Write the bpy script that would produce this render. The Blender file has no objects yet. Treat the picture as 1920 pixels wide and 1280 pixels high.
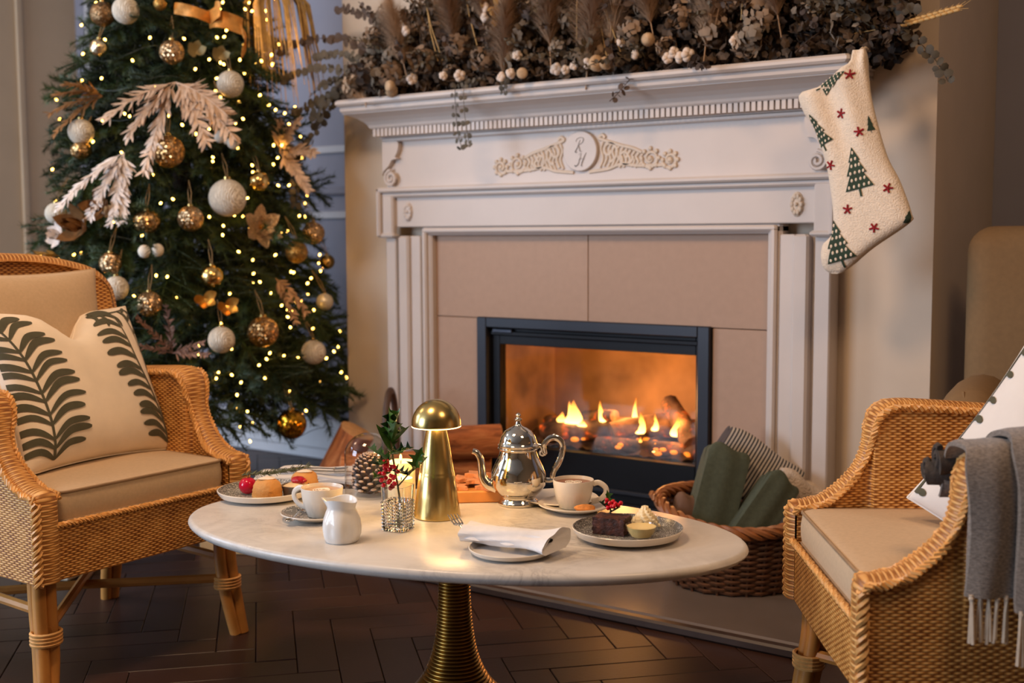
import bpy, bmesh, math, random
import numpy as np
from mathutils import Vector, Matrix
PI = math.pi
random.seed(7); rng = np.random.default_rng(11)
COL = bpy.context.scene.collection
SC = bpy.context.scene

# ---------------------------------------------------------------- camera, world, lights, exposure
cam = bpy.data.objects.new('camera', bpy.data.cameras.new('camera')); COL.objects.link(cam)
cam.data.lens = 2250 / 1920 * 36; cam.data.sensor_width = 36
_yaw, _pit, _roll = .6137, .0881, -.0045
_fw = Vector((-math.sin(_yaw) * math.cos(_pit), math.cos(_yaw) * math.cos(_pit), -math.sin(_pit)))
_r = Vector((math.cos(_yaw), math.sin(_yaw), 0)); _u = _r.cross(_fw)
_r2 = math.cos(_roll) * _r + math.sin(_roll) * _u; _u2 = -math.sin(_roll) * _r + math.cos(_roll) * _u
cam.matrix_world = Matrix(((_r2.x, _u2.x, -_fw.x, 2.0954), (_r2.y, _u2.y, -_fw.y, -3.4163), (_r2.z, _u2.z, -_fw.z, 1.05), (0, 0, 0, 1)))
cam.data.clip_start = .05
cam.data.dof.use_dof = True; cam.data.dof.focus_distance = 2.62; cam.data.dof.aperture_fstop = 3.2
SC.camera = cam

SC.view_settings.view_transform = 'Standard'; SC.view_settings.look = 'None'
SC.view_settings.gamma = 1; SC.view_settings.use_curve_mapping = False
SC.view_settings.exposure = 0.0
SC.cycles.max_bounces = 8; SC.cycles.diffuse_bounces = 3; SC.cycles.glossy_bounces = 3
SC.cycles.transparent_max_bounces = 12; SC.cycles.transmission_bounces = 6
SC.cycles.sample_clamp_indirect = 4.0

world = bpy.data.worlds.new('world'); SC.world = world; world.use_nodes = True
world.node_tree.nodes['Background'].inputs[0].default_value = (.50, .58, .75, 1)
world.node_tree.nodes['Background'].inputs[1].default_value = .35

def area(name, loc, target, size, power, color, sy=None):
    l = bpy.data.lights.new(name, 'AREA'); l.energy = power; l.color = color
    l.shape = 'RECTANGLE'; l.size = size; l.size_y = sy or size
    o = bpy.data.objects.new(name, l); COL.objects.link(o); o.location = loc
    o.rotation_euler = (Vector(target) - Vector(loc)).to_track_quat('-Z', 'Y').to_euler()
    return o
def point(name, loc, power, color, r=.02):
    l = bpy.data.lights.new(name, 'POINT'); l.energy = power; l.color = color; l.shadow_soft_size = r
    o = bpy.data.objects.new(name, l); COL.objects.link(o); o.location = loc
    return o
# cool daylight from the left, out of frame, then an added side fill
area('window_daylight', (-2.4, -5.4, 1.6), (.1, -.6, .85), 1.9, 150, (.66, .80, 1.0), 2.0)
area('daylight_fill_side', (-3.62, -3.0, 1.65), (-.9, .5, 1.0), 1.2, 62, (.62, .78, 1.0), 1.8)  # added second daylight source, cools the alcove wall and skirting
# warm ceiling light over the table, then added warm fills
area('ceiling_pendant', (.15, -2.35, 2.80), (.15, -1.6, 0), .5, 35, (1.0, .64, .36))
area('warm_fill_right', (2.15, -1.75, 2.60), (.4, -1.45, .3), .5, 17, (1.0, .62, .34))  # added fill, brightens the left armchair and its pillow
area('warm_fill_left', (-2.3, -2.0, 2.80), (-2.3, -1.0, 0), .5, 14, (1.0, .66, .38))  # added fill, lifts the left wall and the tree
# the fire, one glow inside the firebox
point('fire_glow', (.05, .17, .47), 5.4, (1.0, .44, .13), .07)
point('fire_glow_right', (.26, .15, .43), 2.2, (1.0, .44, .13), .05)

# ---------------------------------------------------------------- helpers
def lin(c):
    return tuple(((v / 255) / 12.92 if v / 255 <= .04045 else ((v / 255 + .055) / 1.055) ** 2.4) for v in c[:3]) + (1,)
class N:
    """tiny node-graph helper"""
    def __init__(s, name):
        s.m = bpy.data.materials.new(name); s.m.use_nodes = True
        s.t = s.m.node_tree; s.b = s.t.nodes['Principled BSDF']; s.out = s.t.nodes['Material Output']
    def new(s, kind, **kw):
        n = s.t.nodes.new(kind)
        for k, v in kw.items(): setattr(n, k, v)
        return n
    def link(s, a, b): s.t.links.new(a, b)
    def put(s, inp, v):
        if isinstance(v, bpy.types.NodeSocket): s.link(v, inp)
        else: inp.default_value = v
    def math(s, op, a, b=None, c=None):
        n = s.new('ShaderNodeMath', operation=op)
        s.put(n.inputs[0], a)
        if b is not None: s.put(n.inputs[1], b)
        if c is not None: s.put(n.inputs[2], c)
        return n.outputs[0]
    def coord(s, which='Object'):
        return s.new('ShaderNodeTexCoord').outputs[which]
    def new_x(s, co):
        n = s.new('ShaderNodeSeparateXYZ'); s.link(co, n.inputs[0]); return n.outputs[0]
    def scaled(s, vec, sc):
        n = s.new('ShaderNodeMapping'); s.link(vec, n.inputs[0]); n.inputs['Scale'].default_value = sc; return n.outputs[0]
    def noise(s, vec, scale, detail=3, rough=.55, dist=0):
        n = s.new('ShaderNodeTexNoise'); s.link(vec, n.inputs['Vector'])
        n.inputs['Scale'].default_value = scale; n.inputs['Detail'].default_value = detail
        n.inputs['Roughness'].default_value = rough; n.inputs['Distortion'].default_value = dist
        return n.outputs['Fac']
    def voronoi(s, vec, scale, out='Distance', feature='F1'):
        n = s.new('ShaderNodeTexVoronoi', feature=feature); s.link(vec, n.inputs['Vector']); n.inputs['Scale'].default_value = scale
        return n.outputs[out]
    def ramp(s, fac, stops):
        n = s.new('ShaderNodeValToRGB'); s.link(fac, n.inputs[0]); e = n.color_ramp.elements
        while len(e) < len(stops): e.new(.5)
        for i, (p, c) in enumerate(stops): e[i].position = p; e[i].color = c
        return n.outputs[0]
    def mix(s, fac, a, b):
        n = s.new('ShaderNodeMix', data_type='RGBA'); s.put(n.inputs[0], fac); s.put(n.inputs[6], a); s.put(n.inputs[7], b); return n.outputs[2]
    def bump(s, h, strength=.5, dist=.002):
        n = s.new('ShaderNodeBump'); s.link(h, n.inputs['Height']); n.inputs['Strength'].default_value = strength
        n.inputs['Distance'].default_value = dist; s.link(n.outputs[0], s.b.inputs['Normal'])
    def set(s, **kw):
        for k, v in kw.items(): s.put(s.b.inputs[k.replace('_', ' ')], v)
        return s
def mat(name, c, rough=.6, metal=0, var=.12, vscale=18, bump=0, bscale=60, bdist=.002, spec=.5, **kw):
    """plain principled material with a little noise in its colour and relief"""
    n = N(name); co = n.coord(); c = lin(c)
    a = tuple(min(1, v * (1 - var)) for v in c[:3]) + (1,); b = tuple(min(1, v * (1 + var)) for v in c[:3]) + (1,)
    n.set(Base_Color=n.ramp(n.noise(co, vscale), [(.3, a), (.7, b)]), Roughness=rough, Metallic=metal)
    n.b.inputs['Specular IOR Level'].default_value = spec
    if bump: n.bump(n.noise(co, bscale, 4), bump, bdist)
    n.set(**kw)
    return n.m
def obj_random(name, c0, c1, rough=.6, var=.1, vscale=30, bump=0, bscale=60, metal=0, **kw):
    """colour between c0 and c1, drawn anew for each object"""
    n = N(name); r = n.new('ShaderNodeObjectInfo').outputs['Random']; co = n.coord()
    base = n.mix(r, lin(c0), lin(c1))
    dark = n.mix(n.math('MULTIPLY', n.noise(co, vscale), var * 3), base, (0, 0, 0, 1))
    n.set(Base_Color=dark, Roughness=rough, Metallic=metal)
    if bump: n.bump(n.noise(co, bscale, 4), bump)
    n.set(**kw)
    return n.m
def emit(name, c, strength):
    n = N(name); n.set(Base_Color=lin(c), Emission_Color=lin(c), Emission_Strength=strength); return n.m

class MB:
    """collects shapes into one mesh"""
    def __init__(s): s.v = []; s.f = []; s.uv = {}
    def add(s, vs, fs, uvs=None):
        k = len(s.v); s.v.extend([tuple(p) for p in vs]); b = len(s.f)
        s.f.extend([tuple(i + k for i in f) for f in fs])
        if uvs:
            for i, f in enumerate(fs): s.uv[b + i] = [uvs[j] for j in f]
        return s
    def box(s, a, b, bev=0, m=None):
        x0, y0, z0 = a; x1, y1, z1 = b
        if bev:
            e = bev; vs = []
            for z, q in ((z0, e), (z0 + e, 0), (z1 - e, 0), (z1, e)):
                X0, X1, Y0, Y1 = x0 + q, x1 - q, y0 + q, y1 - q; c = e
                vs += [(X0 + c, Y0, z), (X1 - c, Y0, z), (X1, Y0 + c, z), (X1, Y1 - c, z), (X1 - c, Y1, z), (X0 + c, Y1, z), (X0, Y1 - c, z), (X0, Y0 + c, z)]
            fs = [tuple(range(7, -1, -1)), tuple(range(24, 32))]
            for r in range(3):
                for i in range(8):
                    j = (i + 1) % 8; fs.append((r * 8 + i, r * 8 + j, r * 8 + 8 + j, r * 8 + 8 + i))
        else:
            vs = [(x0, y0, z0), (x1, y0, z0), (x1, y1, z0), (x0, y1, z0), (x0, y0, z1), (x1, y0, z1), (x1, y1, z1), (x0, y1, z1)]
            fs = [(3, 2, 1, 0), (4, 5, 6, 7), (0, 1, 5, 4), (1, 2, 6, 5), (2, 3, 7, 6), (3, 0, 4, 7)]
        if m: vs = [m @ Vector(p) for p in vs]
        return s.add(vs, fs)
    def grid(s, P, uv=None, wrap=False):
        """P: rows of points"""
        R = len(P); Cn = len(P[0]); vs = [p for row in P for p in row]; fs = []
        for i in range(R - 1):
            for j in range(Cn if wrap else Cn - 1):
                k = (j + 1) % Cn; fs.append((i * Cn + j, i * Cn + k, (i + 1) * Cn + k, (i + 1) * Cn + j))
        return s.add(vs, fs, [q for row in uv for q in row] if uv else None)
    def lathe(s, prof, seg=32, o=(0, 0, 0), rmod=None, uvm=False, cap=False):
        P = []; U = []; L = 0
        for i, (r, z) in enumerate(prof):
            if i: L += math.hypot(r - prof[i - 1][0], z - prof[i - 1][1])
            row = []; ur = []
            for j in range(seg + (1 if uvm else 0)):
                a = 2 * PI * j / seg; rr = r * (rmod(a, z, i) if rmod else 1)
                row.append((o[0] + rr * math.cos(a), o[1] + rr * math.sin(a), o[2] + z)); ur.append((a * max(p[0] for p in prof), L))
            P.append(row); U.append(ur)
        k = len(s.v)
        s.grid(P, U if uvm else None, wrap=not uvm)
        if cap and not uvm:
            n = len(prof)
            if prof[0][0] > 1e-5: s.f.append(tuple(k + j for j in range(seg - 1, -1, -1)))
            if prof[-1][0] > 1e-5: s.f.append(tuple(k + (n - 1) * seg + j for j in range(seg)))
        return s
    def tube(s, pts, r, seg=8, cap=True, closed=False, squash=1.0, up=None):
        pts = [Vector(p) for p in pts]; n = len(pts)
        rs = list(np.interp(np.linspace(0, 1, n), np.linspace(0, 1, len(r)), r)) if isinstance(r, (list, tuple)) else [r] * n
        P = []; prev = None
        for i, p in enumerate(pts):
            if closed: t = pts[(i + 1) % n] - pts[i - 1]
            else: t = pts[min(i + 1, n - 1)] - pts[max(i - 1, 0)]
            if t.length < 1e-9: t = Vector((0, 0, 1))
            t.normalize()
            if prev is None:
                a = Vector(up) if up else (Vector((0, 0, 1)) if abs(t.z) < .9 else Vector((1, 0, 0)))
            else: a = prev
            x = a - t * a.dot(t)
            if x.length < 1e-6: x = t.orthogonal()
            x.normalize(); prev = x; y = t.cross(x)
            P.append([tuple(p + x * (math.cos(2 * PI * j / seg) * rs[i]) + y * (math.sin(2 * PI * j / seg) * rs[i] * squash)) for j in range(seg)])
        k = len(s.v)
        if closed: P.append(P[0])
        s.grid(P, wrap=True)
        if cap and not closed:
            s.f.append(tuple(k + j for j in range(seg - 1, -1, -1))); s.f.append(tuple(k + (n - 1) * seg + j for j in range(seg)))
        return s
    def ball(s, c, r, seg=12, rings=8, sc=(1, 1, 1), m=None, rmod=None):
        P = []
        for i in range(rings + 1):
            t = PI * i / rings; row = []
            for j in range(seg):
                a = 2 * PI * j / seg; d = Vector((math.sin(t) * math.cos(a) * sc[0], math.sin(t) * math.sin(a) * sc[1], -math.cos(t) * sc[2])) * r
                if rmod: d *= rmod(t, a)
                if m: d = m @ d
                row.append(tuple(Vector(c) + d))
            P.append(row)
        return s.grid(P, wrap=True)
    def prism(s, poly, d0, d1, axis='y', bev=0):
        """closed outline (a,b) pushed from d0 to d1; axis y: (x,z) outline"""
        f3 = {'y': lambda a, b, d: (a, d, b), 'z': lambda a, b, d: (a, b, d), 'x': lambda a, b, d: (d, a, b)}[axis]
        n = len(poly); vs = [f3(a, b, d0) for a, b in poly] + [f3(a, b, d1) for a, b in poly]
        fs = [tuple(range(n)), tuple(range(2 * n - 1, n - 1, -1))]
        for i in range(n): j = (i + 1) % n; fs.append((i, i + n, j + n, j))
        return s.add(vs, fs)
    def build(s, name, m=None, parent=None, smooth=True, angle=40, sub=0, loc=None, rot=None):
        me = bpy.data.meshes.new(name); me.from_pydata(s.v, [], s.f)
        if s.uv:
            ul = me.uv_layers.new(name='UVMap')
            for p in me.polygons:
                q = s.uv.get(p.index)
                if q:
                    for li, c in zip(p.loop_indices, q): ul.data[li].uv = c
        if m: me.materials.append(m)
        me.validate()
        bm = bmesh.new(); bm.from_mesh(me); bmesh.ops.recalc_face_normals(bm, faces=bm.faces); bm.to_mesh(me); bm.free()
        if smooth:
            me.shade_smooth()
            if angle and angle < 180:
                try: me.set_sharp_from_angle(angle=math.radians(angle))
                except Exception: pass
        return link(name, me, parent, loc, rot, sub)
def link(name, me, parent=None, loc=None, rot=None, sub=0):
    o = bpy.data.objects.new(name, me); COL.objects.link(o)
    if parent: o.parent = parent
    if loc: o.location = loc
    if rot: o.rotation_euler = rot
    if sub:
        md = o.modifiers.new('sub', 'SUBSURF'); md.levels = sub; md.render_levels = sub
    return o
def tag(o, label, cat, group=None, kind=None):
    o['label'] = label; o['category'] = cat
    if group: o['group'] = group
    if kind: o['kind'] = kind
    return o
def thing(name, label, cat, loc=(0, 0, 0), rotz=0, group=None, rot=None):
    o = bpy.data.objects.new(name, None); COL.objects.link(o); o.location = loc
    o.rotation_euler = rot or (0, 0, rotz); o.empty_display_size = .05
    return tag(o, label, cat, group)
def struct(o): o['kind'] = 'structure'; return o
def copy_tree(o, parent=None):
    c = o.copy(); COL.objects.link(c)
    if parent: c.parent = parent
    for ch in list(o.children): copy_tree(ch, c)
    return c
def catmull(pts, n=6, closed=False):
    pts = [Vector(p) if len(p) == 3 else Vector((p[0], p[1], 0)) for p in pts]; out = []; L = len(pts)
    rngi = range(L) if closed else range(L - 1)
    for i in rngi:
        if closed: p0, p1, p2, p3 = pts[i - 1], pts[i], pts[(i + 1) % L], pts[(i + 2) % L]
        else: p0, p1, p2, p3 = pts[max(i - 1, 0)], pts[i], pts[i + 1], pts[min(i + 2, L - 1)]
        for k in range(n):
            t = k / n
            out.append(.5 * ((2 * p1) + (p2 - p0) * t + (2 * p0 - 5 * p1 + 4 * p2 - p3) * t * t + (3 * p1 - p0 - 3 * p2 + p3) * t ** 3))
    if not closed: out.append(pts[-1])
    return out
def c2(pts, n=6, closed=False): return [(p.x, p.y) for p in catmull(pts, n, closed)]
def rope(mb, pts, R=.006, r=.0045, strands=3, pitch=.03, seg=5):
    """braided trim: strands twisted about a path"""
    pts = [Vector(p) for p in pts]; L = 0
    dense = []
    for i in range(len(pts) - 1):
        n = max(1, int((pts[i + 1] - pts[i]).length / .006))
        dense += [pts[i].lerp(pts[i + 1], k / n) for k in range(n)]
    dense.append(pts[-1])
    for s in range(strands):
        out = []; prev = None; L = 0
        for i, p in enumerate(dense):
            t = (dense[min(i + 1, len(dense) - 1)] - dense[max(i - 1, 0)]).normalized()
            a = prev or t.orthogonal(); x = (a - t * a.dot(t)).normalized(); prev = x; y = t.cross(x)
            if i: L += (p - dense[i - 1]).length
            ph = 2 * PI * (L / pitch + s / strands)
            out.append(p + x * (R * math.cos(ph)) + y * (R * math.sin(ph)))
        mb.tube(out, r, seg)
    return mb
# ---------------------------------------------------------------- shared materials
PAINT = mat('cream_paint', (206, 193, 184), .5, var=.03, vscale=6, bump=.08, bscale=40)
CARVED = mat('carved_plaster', (206, 187, 166), .55, var=.06, vscale=30)
CHIM = mat('chimney_plaster', (208, 190, 170), .8, var=.04, vscale=5, bump=.1, bscale=80)
BRASS = mat('brushed_brass', (200, 174, 112), .24, 1.0, var=.06, vscale=8)
SILVER = mat('silver_plate', (222, 216, 206), .07, 1.0, var=.03, vscale=6)
STEEL = mat('cutlery_steel', (200, 196, 190), .16, 1.0, var=.03)
PORC = mat('white_porcelain', (232, 230, 226), .12, var=.02)
LINEN = mat('white_linen', (226, 224, 224), .85, var=.03, vscale=60, bump=.25, bscale=500, bdist=.001)
BEIGE = mat('beige_canvas', (197, 170, 138), .9, var=.05, vscale=120, bump=.3, bscale=700, bdist=.001)
PIPING = mat('beige_piping', (150, 122, 92), .9)
BLACKM = mat('black_iron', (22, 22, 25), .45, .6)
STOVE = mat('stove_steel', (40, 43, 52), .42, .3, var=.05)
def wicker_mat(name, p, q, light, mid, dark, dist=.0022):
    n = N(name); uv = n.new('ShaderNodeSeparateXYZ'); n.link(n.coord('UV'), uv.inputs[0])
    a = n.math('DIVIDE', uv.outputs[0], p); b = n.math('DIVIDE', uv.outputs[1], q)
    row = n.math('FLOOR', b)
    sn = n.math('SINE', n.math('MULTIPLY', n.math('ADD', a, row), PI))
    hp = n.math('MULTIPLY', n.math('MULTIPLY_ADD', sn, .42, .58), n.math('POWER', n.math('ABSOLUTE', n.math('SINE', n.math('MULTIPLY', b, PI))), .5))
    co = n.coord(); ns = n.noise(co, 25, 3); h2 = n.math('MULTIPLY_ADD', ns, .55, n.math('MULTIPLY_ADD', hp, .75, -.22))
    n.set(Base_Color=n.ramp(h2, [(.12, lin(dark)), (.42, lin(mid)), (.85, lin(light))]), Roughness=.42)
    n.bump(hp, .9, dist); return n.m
WICKER = wicker_mat('honey_wicker', .0105, .0054, (242, 188, 114), (218, 152, 74), (130, 72, 26))
WRAP = wicker_mat('wrapped_cane', .034, .0055, (236, 184, 116), (214, 152, 80), (150, 92, 40), .0016)
CANE = mat('honey_cane', (196, 134, 66), .38, var=.16, vscale=14)
BRAID = mat('braided_cane', (224, 166, 96), .45, var=.18, vscale=60)

# ---------------------------------------------------------------- the room
YB = .68; XL = -3.7; XR = 3.4; YF = -6.2; ZC = 2.95
WALLB = mat('alcove_paint', (150, 150, 164), .7, var=.03, vscale=4)
WALLL = mat('left_wall_paint', (206, 182, 152), .75, var=.04, vscale=4)
WALLR = mat('right_wall_paint', (120, 92, 62), .8, var=.04, vscale=4)
CEIL = mat('ceiling_paint', (216, 210, 200), .9)
WOODF = obj_random('parquet_oak', (50, 32, 25), (72, 46, 36), .42, .14, 9, .12, 90, Specular_IOR_Level=.3)
def mkstruct(name, mb, m): return struct(mb.build(name, m, smooth=False))
mkstruct('wall_back', MB().box((XL, YB, 0), (XR, YB + .1, ZC)), WALLB)
mkstruct('wall_left', MB().box((XL - .1, -2.2, 0), (XL, YB + .1, ZC)).box((XL - .1, YF, 2.6), (XL, -2.2, ZC)), WALLL)
mkstruct('wall_right', MB().box((XR, YF, 0), (XR + .1, YB + .1, ZC)), WALLR)
mkstruct('wall_front', MB().box((XL, YF - .1, 0), (XR, YF, ZC)), WALLL)
mkstruct('ceiling', MB().box((XL - .1, YF - .1, ZC), (XR + .1, YB + .1, ZC + .1)), CEIL)
mkstruct('wall_chimney', MB().box((-1.117, .03, 0), (-.68, YB - .001, ZC - .001)).box((.68, .03, 0), (1.117, YB - .001, ZC - .001)).box((-.68, .03, 1.10), (.68, YB - .001, ZC - .001)), CHIM)
# panel mouldings of the alcove and the left wall
def moulding(name, rects, m, axis, at):
    mb = MB()
    for (a0, z0, a1, z1) in rects:
        for (p0, q0, p1, q1) in ((a0, z0, a1, z0 + .035), (a0, z1 - .035, a1, z1), (a0, z0, a0 + .035, z1), (a1 - .035, z0, a1, z1)):
            if axis == 'y': mb.box((p0, at - .018, q0), (p1, at, q1), .005)
            else: mb.box((at, p0, q0), (at + .018, p1, q1), .005)
    return mkstruct(name, mb, m)
TRIM = mat('white_trim', (206, 204, 208), .5, var=.02)
moulding('trim_1', [(-2.5, 1.43, -1.14, 2.75), (-2.5, .34, -1.14, 1.165), (-3.6, 1.43, -2.62, 2.75), (-3.6, .34, -2.62, 1.165)], TRIM, 'y', YB)
mkstruct('trim_2', MB().box((XL, YB - .03, 1.24), (-1.118, YB, 1.275), .006), WALLB)
moulding('trim_3', [(-1.2, .3, .35, 2.7), (-2.1, .3, -1.35, 2.7)], WALLL, 'x', XL)
mkstruct('baseboard_back', MB().box((XL, YB - .022, 0), (-1.118, YB, .19), .006).box((XL, YB - .034, 0), (-1.118, YB - .022, .05), .005), mat('baseboard_white', (214, 216, 222), .4, var=.02))
mkstruct('baseboard_right', MB().box((1.118, YB - .022, 0), (XR, YB, .19), .006), WALLR)
mkstruct('baseboard_left', MB().box((XL, -2.2, 0), (XL + .022, YB, .19), .006), WALLL)
# herringbone floor: planks nearest the camera are parts, the rest one part
fl = mkstruct('floor', MB().box((XL - .1, YF - .1, -.06), (XR + .1, YB + .1, -.012)), mat('floor_joint', (26, 16, 12), .8))
PW, PL = .1, .4
plank_me = MB().box((0, 0, -.012), (PL - .002, PW - .002, 0), .0016).build('plank', WOODF, smooth=False)
planks = []
for j in range(-14, 15):
    for k in range(-60, 61):
        for kind in (0, 1):
            ox, oy = (k + 4 * j, k - 4 * j) if kind == 0 else (k + 4 * j + 4, k - 4 * j - 3)
            lx, ly = (2, .5) if kind == 0 else (.5, 2)
            a = math.radians(-43); ca, sa = math.cos(a), math.sin(a)
            X = ((ox + lx) * ca - (oy + ly) * sa) * PW; Y = ((ox + lx) * sa + (oy + ly) * ca) * PW
            if not (XL - .1 < X < XR + .1 and YF < Y < YB + .1): continue
            if Y > -.55 and -1.1 < X < 1.1 and Y > -.5: continue
            planks.append((X, Y, kind, ox, oy))
campos = Vector((2.0954, -3.4163, 1.05)); inv = cam.matrix_world.inverted()
def seen(X, Y):
    q = inv @ Vector((X, Y, 0))
    if q.z > -.3: return False
    u = 960 - 2250 * q.x / q.z; v = 640 + 2250 * q.y / q.z
    return -120 < u < 2040 and 700 < v < 1420
planks.sort(key=lambda p: (not seen(p[0], p[1]), (Vector((p[0], p[1], 0)) - campos).length))
rest = MB()
for i, (X, Y, kind, ox, oy) in enumerate(planks):
    a = math.radians(-43); ca, sa = math.cos(a), math.sin(a)
    if kind == 0: px_, py_, rz = ox, oy, a
    else: px_, py_, rz = ox + 1, oy, a + PI / 2
    wx, wy = (px_ * ca - py_ * sa) * PW, (px_ * sa + py_ * ca) * PW
    if i < 290:
        o = plank_me if i == 0 else plank_me.copy()
        if i: COL.objects.link(o)
        o.parent = fl; o.location = (wx, wy, random.uniform(-.0006, .0006)); o.rotation_euler = (0, 0, rz)
    else:
        rest.box((0, 0, -.012), (PL - .002, PW - .002, 0), 0, Matrix.Translation((wx, wy, 0)) @ Matrix.Rotation(rz, 4, 'Z'))
rp = rest.build('plank_field', mat('parquet_oak_far', (65, 42, 34), .36, var=.2, vscale=4), fl, smooth=False); rp['kind'] = 'stuff'
# stone hearth
HZ = .03
hs = MB().box((-1.05, -.62, -.01), (1.05, .029, HZ), .006).build('hearth', mat('hearth_stone', (112, 100, 94), .2, var=.08, vscale=5), smooth=False)
struct(hs)
mkstruct('trim_4', MB().box((-1.07, -.655, 0), (1.07, -.621, .027), .006), mat('hearth_kerb', (62, 48, 42), .4))

# ---------------------------------------------------------------- fireplace surround
fs = thing('fireplace_surround', 'cream painted fireplace surround with mantel shelf, dentil course and carved frieze', 'fireplace', (0, 0, 0))
STONE = obj_random('slip_stone', (184, 152, 130), (176, 144, 122), .7, .05, 40, .06, 300)
TZ = 1.052
def stone(a, b): MB().box(a, b, .0015).build('stone_panel', STONE, fs, smooth=False)
g = .0012
stone((-.655, 0, .759 + g), (-g, .029, TZ)); stone((g, 0, .759 + g), (.655, .029, TZ))
stone((-.655, 0, HZ), (-.456, .029, .759 - g)); stone((.456, 0, HZ), (.655, .029, .759 - g))
stone((-.456, 0, HZ), (.456, .029, .118))
for s in (-1, 1):
    jb = MB()
    def bx(x0, x1, y, z0=HZ, z1=1.05, b=.004):
        xa, xb = sorted((s * x0, s * x1)); jb.box((xa, y, z0), (xb, .029, z1), b)
    bx(.80, .848, -.045); bx(.735, .803, -.025, b=.002); bx(.735, .784, -.055, b=.007); bx(.69, .737, -.038, b=.003)
    bx(.69, .852, -.062, HZ, .17, .006)
    jb.build('pilaster', PAINT, fs, smooth=False)
    mo = MB()
    xa, xb = sorted((s * .646, s * .692))
    mo.box((xa, -.03, HZ), (xb, .029, TZ + .03), .008); xa, xb = sorted((s * .66, s * .68)); mo.box((xa, -.045, HZ), (xb, 0, TZ + .016), .006)
    mo.build('inner_moulding', PAINT, fs, smooth=False)
MB().box((-.692, -.03, TZ), (.692, .029, TZ + .034), .008).box((-.68, -.045, TZ + .008), (.68, 0, TZ + .026), .006).build('inner_moulding', PAINT, fs, smooth=False)
MB().box((-.845, -.04, TZ + .03), (.845, .029, 1.405), .003).build('frieze_board', PAINT, fs, smooth=False)
am = MB()
def frame_run(x0, z0, x1, z1, d): am.box((min(x0, x1), -d, min(z0, z1)), (max(x0, x1), -.03, max(z0, z1)), .006)
frame_run(-.868, 1.207, .868, 1.226, .078); frame_run(-.855, 1.19, .855, 1.21, .062)
for s in (-1, 1):
    frame_run(s * .868, 1.045, s * .85, 1.226, .078); frame_run(s * .852, 1.045, s * .80, 1.2, .062)
    frame_run(s * .868, 1.043, s * .79, 1.06, .07)
am.build('architrave', PAINT, fs, smooth=False)
# cornice, bed moulding, dentils, shelf
MB().box((-.852, -.058, 1.392), (.852, .0, 1.41), .004).build('dentil_band', PAINT, fs, smooth=False)
dn = MB()
for i in range(92):
    x = -.85 + i * 1.7 / 91; dn.box((x - .0062, -.098, 1.41), (x + .0062, -.05, 1.437))
d_ = dn.build('dentil', PAINT, fs, smooth=False); d_['kind'] = 'stuff'
prof = [(0, 1.437), (-.1, 1.437), (-.105, 1.442), (-.108, 1.45), (-.118, 1.462), (-.135, 1.474), (-.155, 1.483), (-.165, 1.487), (-.172, 1.487), (-.172, 1.492)]
def cornice(name, prof, over):
    mb = MB(); P = []
    for y, z in prof:
        e = over + (-y); P.append([(-e, .03, z), (-e, y, z), (e, y, z), (e, .03, z)])
    mb.grid(P); return mb.build(name, PAINT, fs, smooth=False)
cornice('dentil_backing', [(0, 1.404), (-.058, 1.404), (-.058, 1.44), (0, 1.44)], .80)
cornice('crown_moulding', prof, .765)
cornice('shelf_moulding', [(0, 1.490), (-.176, 1.490), (-.184, 1.497), (-.186, 1.506), (-.184, 1.512), (-.192, 1.515), (0, 1.515)], .752)
MB().box((-.948, -.206, 1.514), (.948, .029, 1.536), .007).build('mantel_shelf', PAINT, fs, smooth=False)
# medallion, carved scrolls, rosettes, consoles
med = MB().lathe([(0, 0), (.064, 0), (.066, .003), (.066, .010), (.063, .014), (.06, .014), (0, .0145)], 40).build('medallion', PAINT, fs, rot=(PI / 2, 0, 0), loc=(.0, -.040, 1.323))
INK = mat('engraved_grey', (112, 106, 108), .6)
def script_letter(strokes, at):
    mb = MB()
    for st, w in strokes:
        pts = c2(st, 6); n = len(pts)
        mb.tube([(at[0] + x + .28 * z, at[1] + z, 0) for x, z in pts], [w * (.35 + .65 * math.sin(PI * (i + .5) / n)) for i in range(n)], 5, squash=.4)
    return mb
script_letter([([(.004, -.022), (.0, -.024), (-.004, -.021), (.001, -.008), (.004, .016)], .0030), ([(-.010, .010), (-.009, .019), (.004, .024), (.016, .019), (.015, .008), (.006, .001), (.001, .001)], .0021), ([(.001, .001), (.008, -.008), (.014, -.020), (.022, -.022)], .0027)], (-.006, .020)).build('letter', INK, med, loc=(0, 0, .0148))
script_letter([([(-.012, -.021), (-.016, -.019), (-.012, -.023), (-.004, -.014), (-.002, .018)], .0029), ([(.016, .020), (.012, .004), (.009, -.020), (.015, -.023)], .0029), ([(-.008, -.002), (.004, .002), (.016, -.001)], .0018), ([(-.010, .013), (-.006, .019), (-.001, .017)], .0011)], (.004, -.026)).build('letter', INK, med, loc=(0, 0, .0148))
def spiral(cx, cz, r0, turns, d=1, a0=0, n=26, shrink=.12):
    return [(cx + r0 * (1 - (1 - shrink) * i / n) * math.cos(a0 + d * 2 * PI * turns * i / n), cz + r0 * (1 - (1 - shrink) * i / n) * math.sin(a0 + d * 2 * PI * turns * i / n)) for i in range(n + 1)]
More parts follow.
